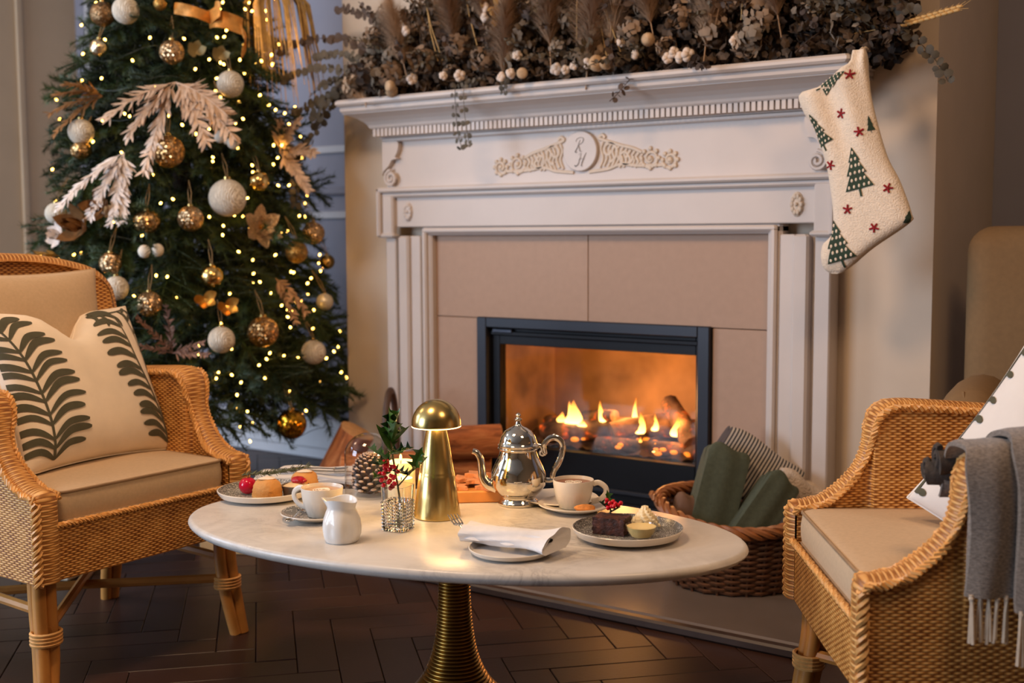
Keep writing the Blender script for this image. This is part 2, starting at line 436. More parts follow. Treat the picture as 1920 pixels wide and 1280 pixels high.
for s in (-1, 1):
    mb = MB(); Y = -.042
    def tb(pts, r, sq=.7): mb.tube([(s * x, Y, z) for x, z in pts], r, 6, squash=sq)
    for cx, cz, r in ((.325, 1.283, .028), (.255, 1.29, .033)):
        tb(spiral(cx, cz, r, 1.6, 1, PI), .0055)
        for k in range(8):
            a = 2 * PI * k / 8; mb.ball((s * (cx + r * .93 * math.cos(a)), Y, cz + r * .93 * math.sin(a)), .008, 7, 5, (1, .8, 1))
        mb.ball((s * cx, Y, cz), .010, 8, 6, (1, .8, 1))
    tb(c2([(.30, 1.268), (.22, 1.268), (.15, 1.275), (.10, 1.262), (.03, 1.255)], 6), .006)
    tb(c2([(.225, 1.31), (.19, 1.325), (.15, 1.335), (.10, 1.35), (.068, 1.362), (.08, 1.372), (.09, 1.362)], 6), .0065)
    tb(spiral(.165, 1.30, .03, 1.2, -1, 0), .006); tb(spiral(.105, 1.32, .036, 1.3, 1, -PI / 2), .0065)
    for k in range(11):
        x = .07 + k * .0145; z0 = 1.268 + .004 * math.sin(k * 2); z1 = 1.353 - (x - .07) * .33
        tb(c2([(x, z0), (x + .012, z0 + (z1 - z0) * .35), (x + .004, z0 + (z1 - z0) * .7), (x + .014, z1)], 4), .0048 + .001 * (k % 2))
    mb.build('scroll_carving', CARVED, fs)
    ro = MB(); ro.ball((s * .742, -.04, 1.137), .030, 20, 8, (.72, .28, 1.25))
    for k in range(10):
        a = 2 * PI * k / 10; ro.ball((s * .742 + .014 * math.cos(a), -.0475, 1.137 + .024 * math.sin(a)), .0062, 6, 5, (1, .6, 1.3))
    ro.ball((s * .742, -.049, 1.137), .006, 8, 6); ro.build('oval_rosette', CARVED if s > 0 else PAINT, fs)
    co = MB(); edge = c2([(.845, 1.392), (.775, 1.392), (.772, 1.36), (.785, 1.335), (.772, 1.33), (.80, 1.325), (.815, 1.305), (.84, 1.285), (.845, 1.27)], 4)
    co.prism([(s * x, z) for x, z in edge], -.062, -.03)
    co.tube([(s * x, -.06, z) for x, z in spiral(.808, 1.26, .030, 1.9, -1 , PI / 2)], .006, 6, squash=.8); co.ball((s * .808, -.045, 1.26), .02, 14, 6, (1, .35, 1)); co.ball((s * .808, -.05, 1.26), .008, 8, 6)
    co.build('console', PAINT, fs, smooth=False)

# ---------------------------------------------------------------- stove in the fireplace
st = thing('wood_stove', 'black glass fronted inset wood stove with a fire burning, set in the stone fireplace', 'stove', (0, 0, 0))
SX, SZ0, SZ1 = .453, .12, .764
f_ = MB()
for a, b in (((-SX, -.018, SZ0), (-SX + .042, .03, SZ1)), ((SX - .042, -.018, SZ0), (SX, .03, SZ1)), ((-SX + .041, -.018, SZ1 - .036), (SX - .041, .03, SZ1)), ((-SX + .041, -.018, SZ0), (SX - .041, .03, SZ0 + .04))): f_.box(a, b, .003)
f_.build('outer_frame', STOVE, st, smooth=False)
gx0, gx1, gz0, gz1 = -.372, .392, .312, .668
d = MB()
for a, b in (((-.411, .012, SZ0 + .04), (gx0, .05, .727)), ((gx1, .012, SZ0 + .04), (.411, .05, .727)), ((gx0 - .001, .012, gz1), (gx1 + .001, .05, .727)), ((gx0 - .001, .012, SZ0 + .04), (gx1 + .001, .05, gz0))): d.box(a, b, .002)
d.box((-.405, .0, .70), (.405, .014, .716), .003)
door = d.build('door', BLACKM, st, smooth=False)
MB().box((-.395, -.004, .709), (-.31, .012, .724), .003).build('handle', mat('handle_grey', (70, 72, 80), .35, .8), door, smooth=False)
MB().box((-.40, -.002, .19), (.40, .013, .205), .003).build('air_control', STOVE, door, smooth=False)
n = N('stove_glass'); tr = n.new('ShaderNodeBsdfTransparent'); tr.inputs[0].default_value = (.93, .9, .86, 1); gl = n.new('ShaderNodeBsdfGlossy'); gl.inputs['Roughness'].default_value = .04
mx = n.new('ShaderNodeMixShader'); mx.inputs[0].default_value = .035; n.link(tr.outputs[0], mx.inputs[1]); n.link(gl.outputs[0], mx.inputs[2]); n.link(mx.outputs[0], n.out.inputs[0])
MB().box((gx0 - .005, .03, gz0 - .005), (gx1 + .005, .034, gz1 + .005)).build('glass_pane', n.m, door, smooth=False)
VERM = mat('vermiculite', (176, 140, 104), .9, var=.55, vscale=4, bump=.4, bscale=30)
MB().box((-.44, .41, .16), (.44, .44, .74)).build('fire_back', VERM, st, smooth=False)
MB().box((-.44, .05, .16), (-.40, .41, .74)).build('side_brick', VERM, st, smooth=False)
MB().box((.40, .05, .16), (.44, .41, .74)).build('side_brick', VERM, st, smooth=False)
MB().box((-.44, .05, .70), (.44, .44, .74)).build('baffle', BLACKM, st, smooth=False)
MB().box((-.44, .05, .16), (.44, .41, .31)).build('hearth_bed', mat('ash', (70, 56, 46), .95, var=.4, vscale=30, bump=.6, bscale=40), st, smooth=False)
rows = []
for i in range(15):
    rows.append([(-.40 + .8 * j / 40, .06 + .34 * i / 14, .312 + .018 * math.sin(j * .9 + i) * math.sin(i * .7) + .012 * random.random() + .02 * (i / 14)) for j in range(41)])
ash = MB().grid(rows).build('ash_bed', mat('ash_grey', (70, 50, 38), .95, var=.45, vscale=40, bump=.8, bscale=50), st); ash['kind'] = 'stuff'
def charred():
    n = N('charred_wood'); co = n.coord(); v = n.noise(co, 26, 4)
    n.set(Base_Color=n.ramp(n.noise(co, 12, 4), [(.3, lin((40, 30, 26))), (.5, lin((112, 84, 66))), (.7, lin((176, 138, 108)))]), Roughness=.9)
    n.set(Emission_Color=lin((255, 96, 14)), Emission_Strength=n.math('MULTIPLY', n.math('POWER', n.math('MAXIMUM', n.math('SUBTRACT', v, .56), 0), 1.4), 16))
    n.bump(n.noise(co, 40, 4), .8, .006); return n.m
CHAR = charred()
def log_mb(p0, p1, r, seg=11, n=9, seed=0):
    R = random.Random(seed); p0, p1 = Vector(p0), Vector(p1); ph = R.random() * 6
    pts = [p0.lerp(p1, i / n) + Vector((R.uniform(-1, 1), R.uniform(-1, 1), R.uniform(-1, 1))) * r * .12 for i in range(n + 1)]
    return MB().tube(pts, [r * (.92 + .16 * R.random()) for _ in pts], seg)
fire_logs = [((-.27, .13, .35), (.06, .20, .385), .035, 'charred log lying low at the left front of the fire'), ((-.16, .24, .40), (.02, .14, .43), .022, 'thin glowing split log leaning across the left flames'),
             ((.02, .12, .38), (.20, .26, .42), .032, 'charred log in the middle of the fire'), ((.16, .28, .47), (.33, .12, .36), .034, 'burning log slanting down at the right of the fire'),
             ((-.02, .10, .335), (.36, .13, .335), .026, 'long grey log along the front of the fire bed'), ((-.33, .26, .36), (-.20, .14, .37), .030, 'short charred log stub at the far left of the fire'), ((.05, .33, .37), (.36, .30, .38), .036, 'burning log at the rear right of the fire')]
for i, (a, b, r, lb) in enumerate(fire_logs):
    tag(log_mb(a, b, r, 10, 7, i).build('fire_log', CHAR), lb, 'log', 'logs burning in the stove')
n = N('flame'); e = n.new('ShaderNodeEmission'); co = n.coord('Generated'); sp = n.new('ShaderNodeSeparateXYZ'); n.link(co, sp.inputs[0])
n.link(n.ramp(sp.outputs[2], [(.0, (1, .62, .16, 1)), (.45, (1, .50, .09, 1)), (1, (1, .25, .02, 1))]), e.inputs[0]); 
n.link(n.ramp(sp.outputs[2], [(.0, (1, 1, 1, 1)), (.55, (.42, .42, .42, 1)), (1, (.06, .06, .06, 1))]), e.inputs[1])
ms = n.math('MULTIPLY', sp.outputs[2], 1); st_ = n.math('MULTIPLY_ADD', ms, -8.5, 9.5); n.link(st_, e.inputs[1]); n.link(e.outputs[0], n.out.inputs[0])
FLAME = n.m
flames = [(-.15, .135, .385, .075, .085, 'tall white hot flame at the left of the fire'), (-.035, .15, .40, .03, .075, 'narrow flame left of the middle of the fire'), (.055, .22, .40, .022, .085, 'thin orange flame at the back middle of the fire'), (-.19, .14, .38, .05, .045, 'low flame beside the tall left flame'),
          (-.10, .13, .382, .04, .022, 'small bright flame at the foot of the tall left flame'), (.11, .16, .37, .048, .075, 'broad flame right of the middle of the fire'), (.15, .19, .38, .028, .06, 'flame behind the broad middle flame'), (.04, .11, .335, .055, .018, 'flat flame licking along the front log'),
          (.15, .10, .335, .024, .038, 'small flame in front of the middle log'), (.20, .10, .325, .036, .034, 'low flame at the front right of the fire'), (.255, .15, .375, .042, .07, 'bright flame on the slanting right log'), (.295, .13, .345, .04, .055, 'bright flame at the foot of the slanting right log'), (.34, .20, .38, .028, .085, 'tall thin flame at the far right of the fire'), (-.22, .24, .39, .03, .06, 'faint flame at the back left of the fire')]
for i, (x, y, z, w, h, lb) in enumerate(flames):
    R = random.Random(i); lean = R.uniform(-.3, .3)
    prof = [(0, 0), (.42, .04), (.5, .14), (.43, .3), (.30, .5), (.17, .72), (.07, .9), (0, 1)]; P = []
    for r, t in prof:
        P.append([(x + w * r * math.cos(a) + w * (lean * t + .10 * math.sin(t * 5 + i)), y + w * .45 * r * math.sin(a), z + h * t * (1 + .05 * math.sin(3 * a))) for a in [2 * PI * k / 10 for k in range(10)]])
    tag(MB().grid(P, wrap=True).build('flame', FLAME), lb, 'flame', 'flames in the stove')
em = MB(); R = random.Random(3)
for i in range(46):
    x = R.uniform(-.05, .38) if i % 4 else R.uniform(-.3, .38); em.ball((x, R.uniform(.075, .25), .325 + R.random() * .02), R.uniform(.006, .015), 6, 4, (1.2, 1, .6))
tag(em.build('ember', emit('ember_glow', (255, 150, 50), 1.1)), 'glowing orange embers scattered under the burning logs', 'embers', kind='stuff')
# ---------------------------------------------------------------- wicker armchairs
CHW = .3125
def arm_profile():
    return c2([(0, .472), (.03, .475), (.06, .484), (.09, .503), (.12, .533), (.145, .572), (.156, .61), (.160, .64), (.170, .668), (.19, .684), (.22, .689), (.30, .685), (.42, .677), (.56, .67)], 4)
def make_chair(label):
    t = thing('wicker_armchair', label, 'armchair', (0, 0, 0), 0, 'wicker armchairs by the coffee table')
    prof = arm_profile()
    def thick(w, z):
        if z < .50: return .060
        k = min(1, max(0, (z - .50) / .18)); return .06 - .012 * math.sin(PI * min(1, k * 1.3)) + .026 * max(0, (z - .6) / .09)
    for s in (-1, 1):
        ax = MB(); L = 0
        # strip over the arm, rolled
        full = [(-.004, .275), (-.004, .33), (-.004, .39), (-.004, .44), (-.004, .462)] + prof
        P, U, side_o, side_i = [], [], [], []
        for i, (w, z) in enumerate(full):
            a, b = full[max(i - 1, 0)], full[min(i + 1, len(full) - 1)]
            tx, tz = b[0] - a[0], b[1] - a[1]; l = math.hypot(tx, tz) or 1; nx, nz = -tz / l, tx / l
            if i: L += math.hypot(w - full[i - 1][0], z - full[i - 1][1])
            th = thick(w, z); xo = CHW + .02 * max(0, (z - .6) / .09); row, ur = [], []
            for k in range(9):
                q = k / 8; e = math.sin(PI * q) ** .5 * .014
                row.append((s * (xo - th * q), w + nx * e, z + nz * e)); ur.append((q * th, L))
            P.append(row); U.append(ur); side_o.append((s * xo, w, z)); side_i.append((s * (xo - th), w, z))
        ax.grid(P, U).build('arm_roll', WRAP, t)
        sd = MB()
        P = []; U = []
        for i in range(4, len(side_o)):
            x, w, z = side_o[i]; P.append([(s * CHW + (x - s * CHW) * (k / 10) ** 2, w, .275 + (z - .275) * k / 10) for k in range(11)]); U.append([(w, .275 + (z - .275) * k / 10) for k in range(11)])
        sd.grid(P, U)
        P = []; U = []
        for i in range(5, len(side_i)):
            x, w, z = side_i[i]; P.append([(x, w, .33 + (z - .33) * k / 10) for k in range(11)]); U.append([(w, .33 + (z - .33) * k / 10) for k in range(11)])
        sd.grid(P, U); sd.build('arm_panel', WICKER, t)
        br = MB(); off = .004
        rope(br, [(x + s * .002, w - .001, z) for x, w, z in side_o[4:]], .0055, .0042); rope(br, [(x - s * .002, w - .001, z) for x, w, z in side_i[4:]], .0055, .0042)
        rope(br, [(s * (CHW - .004), -.006, .272), (s * (CHW - .004), -.006, .462)], .008, .005, 3, .045)
        br.build('braid', BRAID, t)
        # legs: three canes bound together, front and rear
        for (y0, y1, nm) in ((.035, .008, 'front'), (.50, .56, 'rear')):
            lg = MB()
            for k, (dx, dy) in enumerate(((0, 0), (-.030, .006), (-.008, .032))):
                x0 = s * (CHW - .03 + dx); cv = .012 if k else 0
                lg.tube(c2_3([(x0, y0 + dy, .30), (x0 + s * .0, y0 + dy * .9, .2), (x0 + s * .006, (y0 + y1) / 2 + dy * .8, .1), (x0 + s * .014 - s * dx * .3, y1 + dy * .7, 0)]), .0155, 10)
            leg = lg.build('leg', CANE, t)
            bd = MB()
            for z in (.128, .136, .144, .152): 
                bd.tube([(s * (CHW - .043) + .034 * math.cos(a), (y0 + y1) / 2 + .012 + .031 * math.sin(a), z) for a in [2 * PI * k / 16 for k in range(16)]], .0042, 5, closed=True)
            bd.build('binding', BRAID, leg)
    def st_(a, b, r=.012): MB().tube([a, ((a[0] + b[0]) / 2, (a[1] + b[1]) / 2, (a[2] + b[2]) / 2 + .006), b], r, 8).build('stretcher', CANE, t)
    st_((-.27, .03, .155), (.27, .53, .165)); st_((.27, .03, .15), (-.27, .53, .15)); st_((-.275, .04, .20), (-.275, .53, .20)); st_((.275, .04, .20), (.275, .53, .20))
    # front apron, rear apron, seat deck
    ap = MB(); zs = [.275 + .125 * k / 6 for k in range(7)]; xs = [-CHW + 2 * CHW * k / 24 for k in range(25)]
    ap.grid([[(x, -.002 - .004 * math.sin(PI * k / 24), z) for k, x in enumerate(xs)] for z in zs], [[(x, z) for x in xs] for z in zs])
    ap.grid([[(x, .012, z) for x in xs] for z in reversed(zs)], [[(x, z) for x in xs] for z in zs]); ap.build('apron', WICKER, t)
    rope(MB(), [(-CHW + .03, -.007, .402), (CHW - .03, -.007, .402)], .0045, .004).build('braid', BRAID, t)
    MB().box((-CHW + .012, .004, .375), (CHW - .012, .56, .396), .004).build('seat_deck', CANE, t, smooth=False)
    # back: thick shaped wicker panel, leaning
    half = c2([(.285, .30), (.285, .55), (.295, .70), (.306, .79), (.310, .85), (.300, .905), (.262, .943), (.19, .966), (.10, .982), (0, .988)], 5)
    def yb(z): return .50 + .09 * (z - .3) / .7
    def shell(dy, sgn):
        P = []; U = []
        zs = [.30 + .688 * k / 30 for k in range(31)]
        for x, z in half:
            P.append([(x * q, yb(z) + dy - .03 * abs(q) ** 3 * (1 if z > .45 else 1), z) for q in [k / 14 * 2 - 1 for k in range(15)]]); U.append([(x * q, z) for q in [k / 14 * 2 - 1 for k in range(15)]])
        return P, U
    bk = MB()
    for dy in (-.008, .045):
        P, U = shell(dy, 1); bk.grid(P, U)
    bk.build('back', WICKER, t)
    rim = MB(); path = [(x, yb(z) + .018 - .03, z) for x, z in half] + [(-x, yb(z) + .018 - .03, z) for x, z in reversed(half[:-1])]
    P = []; U = []; L = 0
    for i, p in enumerate(path):
        a, b = path[max(i - 1, 0)], path[min(i + 1, len(path) - 1)]; tx, tz = b[0] - a[0], b[2] - a[2]; l = math.hypot(tx, tz) or 1; nx, nz = tz / l, -tx / l
        if i: L += math.hypot(p[0] - path[i - 1][0], p[2] - path[i - 1][2])
        P.append([(p[0] + nx * .022 * math.sin(PI * k / 8), p[1] - .030 * math.cos(PI * k / 8) + .03 * (1 - min(1, abs(p[0]) / .3)), p[2] + nz * .022 * math.sin(PI * k / 8)) for k in range(9)]); U.append([(.09 * k / 8, L) for k in range(9)])
    rim.grid(P, U).build('back_rim', WRAP, t)
    return t
def c2_3(pts, n=5): return catmull(pts, n)
CH_L = ((-.285, -1.575, 0), PI / 2); CH_R = ((1.289, -1.242, 0), math.atan2(-.835, .55))
chL = make_chair('honey wicker armchair on the left in front of the Christmas tree, with a fern pillow'); chL.location = CH_L[0]; chL.rotation_euler.z = CH_L[1]
chR = copy_tree(chL); chR.location = CH_R[0]; chR.rotation_euler.z = CH_R[1]
chR['label'] = 'honey wicker armchair on the right with a grey fringed throw over its arm'
def place(ch, p):
    (x, y, z), a = ch; return (x + p[0] * math.cos(a) - p[1] * math.sin(a), y + p[0] * math.sin(a) + p[1] * math.cos(a), z + p[2])

# seat cushions: boxed, with piping round the top and bottom edge
def rounded_rect(w, d, r, n=6):
    out = []
    for cx, cy, a0 in ((w - r, d - r, 0), (-w + r, d - r, 90), (-w + r, -d + r, 180), (w - r, -d + r, 270)):
        for k in range(n + 1): a = math.radians(a0 + 90 * k / n); out.append((cx + r * math.cos(a), cy + r * math.sin(a)))
    return out
def seat_cushion(ch, label):
    t = thing('seat_cushion', label, 'cushion', place(ch, (0, .0, .398)), ch[1], 'seat cushions of the wicker armchairs')
    W_, D_ = .246, .252; base = rounded_rect(W_, D_, .03); P = []
    def ring(sc, z, bul=0): return [(x * sc, y * sc + D_ + .004, z) for x, y in base]
    P = [ring(.3, 0), ring(.96, 0), ring(.995, .006), ring(1.008, .024), ring(1.01, .045), ring(.998, .070), ring(.99, .075)]
    for q in (.97, .9, .75, .5, .25): P.append(ring(q, .076 + .014 * (1 - q ** 3)))
    mb = MB().grid(P, wrap=True); k = len(mb.v) - len(base); mb.f.append(tuple(k + j for j in range(len(base))))
    mb.build('cover', BEIGE, t)
    pp = MB()
    for z in (.074, .008): pp.tube([(x * .999, y * .999 + D_ + .004, z) for x, y in base], .0035, 6, closed=True)
    pp.build('piping', PIPING, t)
    return t
seat_cushion(CH_L, 'beige piped seat cushion of the left wicker armchair'); seat_cushion(CH_R, 'beige piped seat cushion of the right wicker armchair')

# loose pillows
def pillow_fn(w, h, th, dent=0, sag=0):
    def f(s, q, side):
        e = (1 - abs(s) ** 3.2) * (1 - abs(q) ** 3.2); d = th / 2 * max(e, 0) ** .55
        pin = 1 - .055 * (1 - q * q) if True else 1
        x = s * w / 2 * (1 - .06 * (1 - q * q)); z = q * h / 2 * (1 - .07 * (1 - s * s))
        g = math.exp(-((s - .0) / .22) ** 2) * max(0, q) ** 3 * dent
        z -= g * h * .5; d *= 1 - min(.6, g * 1.6)
        d += .0035 * math.sin(9 * s + 4 * q) * max(e, 0) + sag * .01 * math.sin(3 * s)
        return (x, -d * side, z)
    return f
def make_pillow(name, label, f, m, loc, rot, group=None, prints=(), seam=True):
    t = thing(name, label, 'pillow', loc, 0, group, rot)
    N_ = 28; q = [math.sin(PI / 2 * (2 * k / N_ - 1)) for k in range(N_ + 1)]; mb = MB()
    for side in (1, -1): mb.grid([[f(a, b, side) for a in q] for b in q])
    mb.build('cover', m, t)
    if seam:
        ed = [f(a, -1, 1) for a in q] + [f(1, b, 1) for b in q[1:]] + [f(a, 1, 1) for a in reversed(q[:-1])] + [f(-1, b, 1) for b in reversed(q[1:-1])]
        MB().tube(ed, .003, 5, closed=True).build('seam', m, t)
    if prints:
        pm = MB()
        for poly_pts, width, wf in prints:
            pts = c2(poly_pts, 8); n = len(pts); P = []
            for i, (a, b) in enumerate(pts):
                p0, p1 = pts[max(i - 1, 0)], pts[min(i + 1, n - 1)]; dx, dy = p1[0] - p0[0], p1[1] - p0[1]; l = math.hypot(dx, dy) or 1; k = width * wf(i / (n - 1))
                row = []
                for u in (-1, -.5, 0, .5, 1):
                    s_, q_ = a - dy / l * k * u, b + dx / l * k * u
                    s_ = max(-.985, min(.985, s_)); q_ = max(-.985, min(.985, q_))
                    x, y, z = f(s_, q_, 1); row.append((x, y - .0022, z))
                P.append(row)
            pm.grid(P)
        o = pm.build('fern_print', mat('fern_green', (82, 80, 62), .9, var=.1, vscale=60), t); o['kind'] = 'stuff'
    return t
def leafw(t): return math.sin(PI * min(1, .06 + t * .94)) ** .6 * (.45 + .75 * t) if t < .98 else .25
def frond(stem, n, L, wd, sides=(1, -1), lift=.45, seed=0, t0=.02, t1=1, rnd=.12):
    R = random.Random(seed); out = [(stem, .014, lambda t: 1.1 - .6 * t)]; pts = c2(stem, 12); m = len(pts) - 1
    for k in range(n):
        t = t0 + (t1 - t0) * k / (n - 1); i = min(m - 1, int(t * m)); a, b = pts[i], pts[i + 1]; dx, dy = b[0] - a[0], b[1] - a[1]; l = math.hypot(dx, dy) or 1; dx, dy = dx / l, dy / l
        for s in sides:
            LL = L * (.62 + .38 * math.sin(PI * min(1, .15 + t * .9))) * R.uniform(1 - rnd, 1 + rnd); nx, ny = -dy * s, dx * s
            p0 = a; p1 = (a[0] + nx * LL * .45 + dx * LL * .38, a[1] + ny * LL * .45 + dy * LL * .38); p2 = (a[0] + nx * LL + dx * LL * (lift), a[1] + ny * LL + dy * LL * lift)
            out.append(([p0, p1, p2], wd * R.uniform(.9, 1.15), leafw))
    return out
COTTON = mat('cream_cotton', (238, 222, 200), .9, var=.05, vscale=14, bump=.3, bscale=600, bdist=.001)
fP = pillow_fn(.50, .42, .15, .45)
pr = frond([(-.70, -.93), (-.72, -.3), (-.80, .35), (-.95, .95)], 15, .46, .050, (1, -1), .36, 4) + frond([(.90, -.94), (.82, -.35), (.66, .3), (.60, .92)], 14, .44, .054, (1,), .42, 7) + frond([(.92, -.9), (.9, -.3), (.86, .4), (.8, .9)], 9, .2, .03, (-1,), .7, 9) + frond([(.30, .95), (.55, .90), (.9, .95)], 5, .24, .026, (-1,), .4, 3)
make_pillow('fern_pillow', 'cream pillow printed with dark green fern fronds leaning in the left wicker armchair', fP, COTTON, place(CH_L, (.02, .295, .672)), (math.radians(-24), math.radians(1.5), PI / 2 + math.radians(8)), 'fern pillows', pr)
fQ = pillow_fn(.46, .33, .13)
make_pillow('back_pillow', 'plain beige back pillow behind the fern pillow in the left wicker armchair', fQ, BEIGE, place(CH_L, (-.03, .435, .80)), (math.radians(-9), 0, PI / 2))
fR = pillow_fn(.52, .44, .15, .2)
WCOT = mat('white_cotton', (228, 222, 216), .9, var=.03, vscale=14, bump=.3, bscale=600, bdist=.001)
pr = frond([(.12, -.96), (-.02, -.35), (.10, .2), (.40, .60)], 8, .62, .085, (1, -1), .62, 5, rnd=.15) + frond([(-.92, .98), (-.70, .86), (-.2, .86), (.4, .95)], 9, .26, .04, (1, -1), .3, 8) + frond([(-.97, -.92), (-.98, -.4), (-.98, .2), (-.97, .8)], 9, .10, .035, (-1,), .2, 2)
make_pillow('fern_pillow', 'white pillow printed with broad olive fern leaves standing in the right wicker armchair', fR, WCOT, place(CH_R, (.115, .448, .600)), (math.radians(-20), math.radians(27), CH_R[1] + math.radians(40)), 'fern pillows', pr)

# grey throw folded over the near arm of the right chair
thr = thing('throw_blanket', 'grey wool throw with cream tassels folded over the arm of the right wicker armchair', 'blanket', place(CH_R, (.30, .252, 0)), CH_R[1])
n = N('grey_wool'); co = n.coord(); nz = n.noise(n.scaled(co, (1, 1, 3)), 160, 3)
n.set(Base_Color=n.ramp(nz, [(.3, lin((92, 84, 78))), (.7, lin((142, 132, 124)))]), Roughness=.95); n.b.inputs['Sheen Weight'].default_value = .3; n.bump(nz, .5, .002); WOOL = n.m
DWOOL = mat('dark_wool', (66, 58, 52), .95, var=.3, vscale=90, bump=.8, bscale=200)
TAS = mat('cream_tassel', (206, 188, 166), .95, var=.1, vscale=60)
def sheet(path, y0, y1, th, wave, nm, ph=0, rows=14):
    """cloth following path (x,z) across the arm, y0..y1 along it, with thickness"""
    pts = c2(path, 6); P = []
    def off(i, d):
        a, b = pts[max(i - 1, 0)], pts[min(i + 1, len(pts) - 1)]; tx, tz = b[0] - a[0], b[1] - a[1]; l = math.hypot(tx, tz) or 1
        return pts[i][0] - tz / l * d, pts[i][1] + tx / l * d
    for k in range(rows + 1):
        y = y0 + (y1 - y0) * k / rows; row = []
        for i in range(len(pts)):
            d = wave * math.sin(k * .9 + i * .12 + ph) * (i / len(pts)); x, z = off(i, d + th / 2 * (1 - (2 * k / rows - 1) ** 6)); row.append((x, y + .004 * math.sin(i * .4 + ph), z))
        for i in reversed(range(len(pts))):
            d = wave * math.sin(k * .9 + i * .12 + ph) * (i / len(pts)); x, z = off(i, d - th / 2); row.append((x, y + .004 * math.sin(i * .4 + ph), z))
        P.append(row)
    mb = MB().grid(P, wrap=True); w = len(P[0]); mb.f.append(tuple(range(w))); mb.f.append(tuple((rows) * w + j for j in range(w))[::-1])
    return mb.build(nm, WOOL, thr)
sheet([(-.10, .60), (-.085, .66), (-.045, .70), (.0, .706), (.035, .695), (.052, .65), (.056, .56), (.060, .47)], -.105, .02, .014, .004, 'fold', 0)
sheet([(-.11, .63), (-.09, .685), (-.04, .722), (.02, .728), (.055, .71), (.074, .65), (.080, .54), (.086, .452)], -.035, .20, .018, .006, 'fold', 1.2)
sheet([(-.08, .66), (-.04, .705), (.0, .71), (.036, .70), (.048, .62), (.05, .50), (.052, .34)], .0, .12, .012, .004, 'fold', 2)
for k, (dy, dz) in enumerate(((-.005, 0), (.01, -.035), (-.015, -.022))):
    P = spiral(0, 0, .03, 1.4, 1, 1.0 + k, 24, .3); mb = MB()
    mb.tube([(-.095 - .012 * k + x * .6, -.104 + dy + .0, .668 + dz + z * .7) for x, z in P], .006, 6); mb.tube([(-.09 - .012 * k, -.105 + dy, .66 + dz), (-.085, -.05 + dy, .665 + dz), (-.08, .10, .665 + dz)], .022, 12)
    mb.build('rolled_edge', DWOOL if k != 1 else WOOL, thr)
def tassels(y0, y1, n, x, z, L):
    for i in range(n):
        y = y0 + (y1 - y0) * i / max(1, n - 1); mb = MB(); R = random.Random(i * 7 + n)
        for s in range(3):
            dx, dy = R.uniform(-.004, .004), R.uniform(-.006, .006)
            mb.tube([(x, y + (s - 1) * .0015, z + .006), (x + dx * .4, y + dy * .5, z - L * .3), (x + dx, y + dy, z - L * R.uniform(.85, 1))], [.0035, .003, .0036], 5)
        mb.ball((x, y, z), .0048, 7, 5); mb.build('tassel', TAS, thr)
tassels(-.10, -.045, 5, .061, .468, .075); tassels(-.03, .195, 15, .087, .45, .085)
# ---------------------------------------------------------------- coffee table
TT = .43
def marble():
    n = N('white_marble'); co = n.coord(); w = n.noise(co, 3.2, 6, .65, 1.6); v = n.noise(n.scaled(co, (1, 1.8, 1)), 5.5, 8, .7, 2.5)
    vein = n.math('POWER', n.math('SUBTRACT', 1, n.math('MINIMUM', n.math('MULTIPLY', n.math('ABSOLUTE', n.math('SUBTRACT', v, .5)), 9), 1)), 3)
    base = n.ramp(w, [(.3, lin((190, 184, 176))), (.6, lin((216, 210, 202)))])
    n.set(Base_Color=n.mix(n.math('MULTIPLY', n.math('MULTIPLY', vein, n.ramp(n.noise(co, 2.6), [(.42, (0, 0, 0, 1)), (.6, (1, 1, 1, 1))])), n.math('MULTIPLY_ADD', n.new_x(co), .55, .5)), base, lin((104, 98, 100))), Roughness=.30); return n.m
tb = thing('coffee_table', 'oval white marble coffee table on a ribbed brass pedestal in front of the fireplace', 'table', (.530, -1.415, 0), math.radians(15.6))
TA, TB_ = .628, .345
P = []
for r, z in ((0, .405), (.6, .405), (.965, .405), (.985, .409), (.997, .4155), (1, .4195), (.997, .4245), (.99, .4285), (.98, .43), (.6, .43), (0, .43)):
    P.append([((TA - .03 * (1 - r)) * r * math.cos(a) if r < 1 else TA * math.cos(a), TB_ * r * math.sin(a), z) for a in [2 * PI * k / 96 for k in range(96)]])
MB().grid(P, wrap=True).build('tabletop', marble(), tb)
prof = [(.0, .0), (.20, 0), (.205, .006), (.20, .013)]
N_ = 52
for i in range(N_):
    z = .014 + .386 * i / N_; zz = z / .40; r = .0305 + .17 * math.exp(-zz * 6.2)
    for k, (dz, dr) in enumerate(((0, -.0012), (.0019, .0022), (.0037, .0030), (.0056, .0022))): prof.append((r + dr, z + dz))
prof += [(.045, .400), (.07, .405), (0, .405)]
MB().lathe(prof, 40).build('pedestal', mat('aged_brass', (150, 118, 60), .3, 1.0, var=.15, vscale=20), tb, angle=80)
def T(x, y, dz=0): return (x, y, TT + dz)

